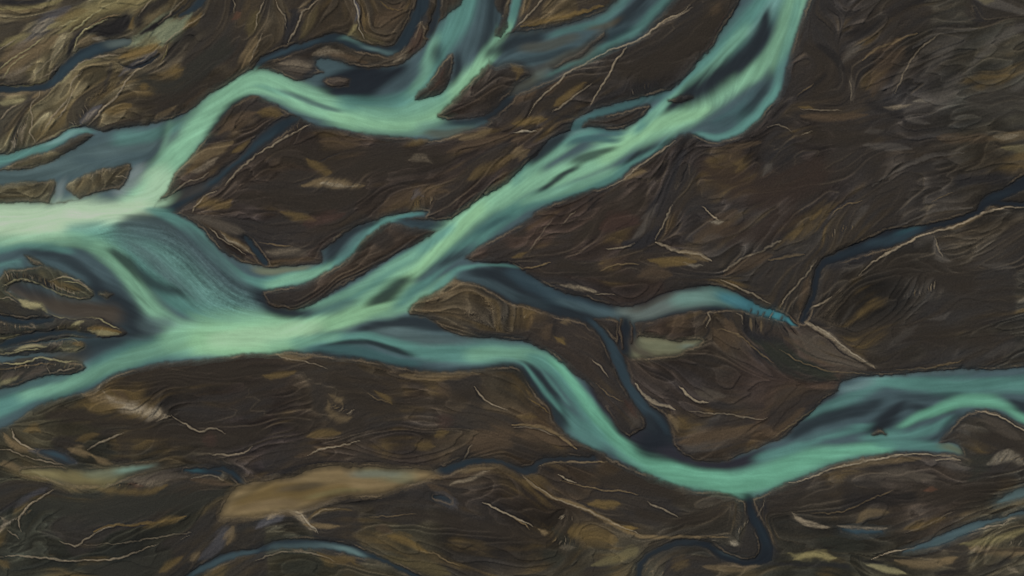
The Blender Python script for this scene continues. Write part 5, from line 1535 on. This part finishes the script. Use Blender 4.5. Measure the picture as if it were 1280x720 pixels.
def base_mat(name):
    m = bpy.data.materials.new(name); m.use_nodes = True
    nt = m.node_tree; nt.nodes.clear(); return m, nt
def node(nt, t, **kw):
    n = nt.nodes.new(t)
    for k, v in kw.items(): setattr(n, k, v)
    return n
def ground_material():
    m, nt = base_mat('volcanic_sand'); L = nt.links.new
    o = node(nt, 'ShaderNodeOutputMaterial'); p = node(nt, 'ShaderNodeBsdfPrincipled')
    p.inputs['Roughness'].default_value = .9; p.inputs['Specular IOR Level'].default_value = .15
    a = node(nt, 'ShaderNodeAttribute', attribute_name='sediment')
    tc = node(nt, 'ShaderNodeTexCoord')
    n1 = node(nt, 'ShaderNodeTexNoise'); n1.inputs['Scale'].default_value = 1.1; n1.inputs['Detail'].default_value = 6; n1.inputs['Roughness'].default_value = .7
    L(tc.outputs['Object'], n1.inputs['Vector'])
    mr = node(nt, 'ShaderNodeMapRange'); mr.inputs[1].default_value = .3; mr.inputs[2].default_value = .7; mr.inputs[3].default_value = .78; mr.inputs[4].default_value = 1.24
    L(n1.outputs['Fac'], mr.inputs[0])
    mx = node(nt, 'ShaderNodeVectorMath', operation='SCALE'); L(a.outputs['Color'], mx.inputs[0]); L(mr.outputs[0], mx.inputs['Scale'])
    L(mx.outputs[0], p.inputs['Base Color'])
    bp = node(nt, 'ShaderNodeBump'); bp.inputs['Strength'].default_value = .5; bp.inputs['Distance'].default_value = .25
    n2 = node(nt, 'ShaderNodeTexNoise'); n2.inputs['Scale'].default_value = .8; n2.inputs['Detail'].default_value = 5
    L(tc.outputs['Object'], n2.inputs['Vector']); L(n2.outputs['Fac'], bp.inputs['Height']); L(bp.outputs[0], p.inputs['Normal'])
    L(p.outputs[0], o.inputs[0]); return m
def water_material():
    m, nt = base_mat('silty_meltwater'); L = nt.links.new
    o = node(nt, 'ShaderNodeOutputMaterial'); p = node(nt, 'ShaderNodeBsdfPrincipled')
    p.inputs['Roughness'].default_value = .28; p.inputs['Specular IOR Level'].default_value = .2; p.inputs['IOR'].default_value = 1.33
    a = node(nt, 'ShaderNodeAttribute', attribute_name='silt')
    L(a.outputs['Color'], p.inputs['Base Color'])
    tc = node(nt, 'ShaderNodeTexCoord')
    bp = node(nt, 'ShaderNodeBump'); bp.inputs['Strength'].default_value = .35; bp.inputs['Distance'].default_value = .12
    n2 = node(nt, 'ShaderNodeTexNoise'); n2.inputs['Scale'].default_value = .7; n2.inputs['Detail'].default_value = 4
    L(tc.outputs['Object'], n2.inputs['Vector']); L(n2.outputs['Fac'], bp.inputs['Height']); L(bp.outputs[0], p.inputs['Normal'])
    L(p.outputs[0], o.inputs[0]); return m
GM = ground_material(); WM = water_material()

def sheet(name, face_mask, Zs, cols, colname, mat, extra=None):
    """one mesh from the marked grid cells"""
    jj, ii = np.nonzero(face_mask)
    v00 = jj * W + ii
    quads = np.stack([v00, v00 + W, v00 + W + 1, v00 + 1], 1)
    used, inv = np.unique(quads, return_inverse=True)
    inv = inv.reshape(-1).astype(np.int32)
    n = len(used); f = len(quads)
    co = np.stack([WX.ravel()[used], WY.ravel()[used], (np.zeros(n) + Zs) if np.isscalar(Zs) else Zs.ravel()[used]], 1).astype(np.float32)
    me = bpy.data.meshes.new(name)
    me.vertices.add(n); me.vertices.foreach_set('co', co.ravel())
    me.loops.add(f * 4); me.loops.foreach_set('vertex_index', inv)
    me.polygons.add(f)
    me.polygons.foreach_set('loop_start', np.arange(0, f * 4, 4, dtype=np.int32))
    me.polygons.foreach_set('use_smooth', np.ones(f, bool))
    me.update(calc_edges=True)
    at = me.attributes.new(colname, 'FLOAT_COLOR', 'POINT')
    c4 = np.ones((n, 4), np.float32); c4[:, :3] = cols.reshape(-1, 3)[used]
    at.data.foreach_set('color', c4.ravel())
    if extra is not None:
        a2 = me.attributes.new('opacity', 'FLOAT', 'POINT'); a2.data.foreach_set('value', extra.ravel()[used].astype(np.float32))
    me.materials.append(mat)
    ob = bpy.data.objects.new(name, me); bpy.context.scene.collection.objects.link(ob)
    return ob

def label_comps(mask):
    """connected pieces of a boolean grid (run-based union-find)"""
    lab = np.zeros(mask.shape, np.int32); parent = [0]
    def find(a):
        while parent[a] != a: parent[a] = parent[parent[a]]; a = parent[a]
        return a
    prev = []
    for j in range(mask.shape[0]):
        row = mask[j].astype(np.int8); d = np.diff(np.concatenate([[0], row, [0]]))
        st_ = np.nonzero(d == 1)[0]; en = np.nonzero(d == -1)[0]
        cur = []; pi = 0
        for a, e in zip(st_, en):
            l = 0
            while pi < len(prev) and prev[pi][1] <= a: pi += 1
            q = pi
            while q < len(prev) and prev[q][0] < e:
                r = find(prev[q][2])
                if l == 0: l = r
                elif r != l: parent[r] = l
                q += 1
            if l == 0: parent.append(len(parent)); l = len(parent) - 1
            cur.append((a, e, l)); lab[j, a:e] = l
        prev = cur
    roots = np.array([find(k) if k else 0 for k in range(len(parent))])
    return roots[lab]

cellwet = (S[:-1, :-1] < 1.2) | (S[1:, :-1] < 1.2) | (S[:-1, 1:] < 1.2) | (S[1:, 1:] < 1.2)
landmask = S[:-1, :-1] > -.6
comps = label_comps(landmask)
ids, cnt = np.unique(comps, return_counts=True)
def tag(o, label=None, cat=None, kind='structure', group=None):
    if label: o['label'] = label
    if cat: o['category'] = cat
    if kind: o['kind'] = kind
    if group: o['group'] = group
ground_faces = np.ones((H - 1, W - 1), bool)
placed = set()
for lx_, ly_, lab in ISLAND_LABELS:
    c = comps[int(ly_ - Y0), int(lx_ - X0)]
    if c == 0 or c in placed: print('island not found', lx_, ly_, c); continue
    n = int(cnt[ids == c][0])
    if n > 60000: print('island joined to the mainland', lx_, ly_, n); continue
    placed.add(c); m = comps == c
    ob = sheet('sandbar', m, Z, LC, 'sediment', GM); tag(ob, lab, 'sandbar', None)
    ground_faces &= ~m
for c, n in zip(ids, cnt):
    if c and c not in placed and 60 < n < 60000:
        q = np.nonzero(comps == c); print('unlabelled piece', int(q[1].mean() + X0), int(q[0].mean() + Y0), n)
g = sheet('ground', ground_faces, Z, LC, 'sediment', GM)
tag(g, 'dark brown volcanic sand plain streaked with old braided channels', 'ground')
oc = owner[:-1, :-1]
# let each cell of water belong to the channel that claims most of its neighbourhood
for i, nme in enumerate(NAMES):
    m = cellwet & (oc == i)
    if m.sum() < 10: print('empty water', nme); continue
    ob = sheet(WATER[nme][0], m, 0.0, WC, 'silt', WM)
    tag(ob, WATER[nme][1], WATER[nme][0])
print('meshes', round(time.time() - T0, 1), [o.name for o in bpy.data.objects])

# ------------------------------------------------------------------ light, sky, camera
SUN_EL, SUN_AZ = 31.0, 325.0           # low in the north-west (compass, top of the plan is north)
sc = bpy.context.scene
wd = bpy.data.worlds.new('World'); sc.world = wd; wd.use_nodes = True
nt = wd.node_tree; bg = nt.nodes['Background']
sky = nt.nodes.new('ShaderNodeTexSky'); sky.sky_type = 'NISHITA'; sky.sun_disc = False
sky.sun_elevation = math.radians(SUN_EL); sky.sun_rotation = math.radians(SUN_AZ)
sky.dust_density = 2.0
nt.links.new(sky.outputs[0], bg.inputs[0]); bg.inputs[1].default_value = .05
sl = bpy.data.lights.new('sun', 'SUN'); sl.energy = 3.3; sl.angle = math.radians(.5); sl.color = (1, .95, .88)
so = bpy.data.objects.new('sun', sl); sc.collection.objects.link(so)
so.rotation_euler = (math.radians(90 - SUN_EL), 0, math.radians(180 - SUN_AZ))
cd = bpy.data.cameras.new('camera'); co = bpy.data.objects.new('camera', cd); sc.collection.objects.link(co)
ALT = 640.0
co.location = (0, 0, ALT); co.rotation_euler = (0, 0, 0)
cd.sensor_width = 36; cd.lens = 36 * ALT / (1280 * U); cd.clip_end = 20000; cd.clip_start = 1
sc.camera = co
sc.view_settings.view_transform = 'Standard'; sc.view_settings.look = 'None'
sc.view_settings.exposure = 0; sc.view_settings.gamma = 1
print('done', round(time.time() - T0, 1))
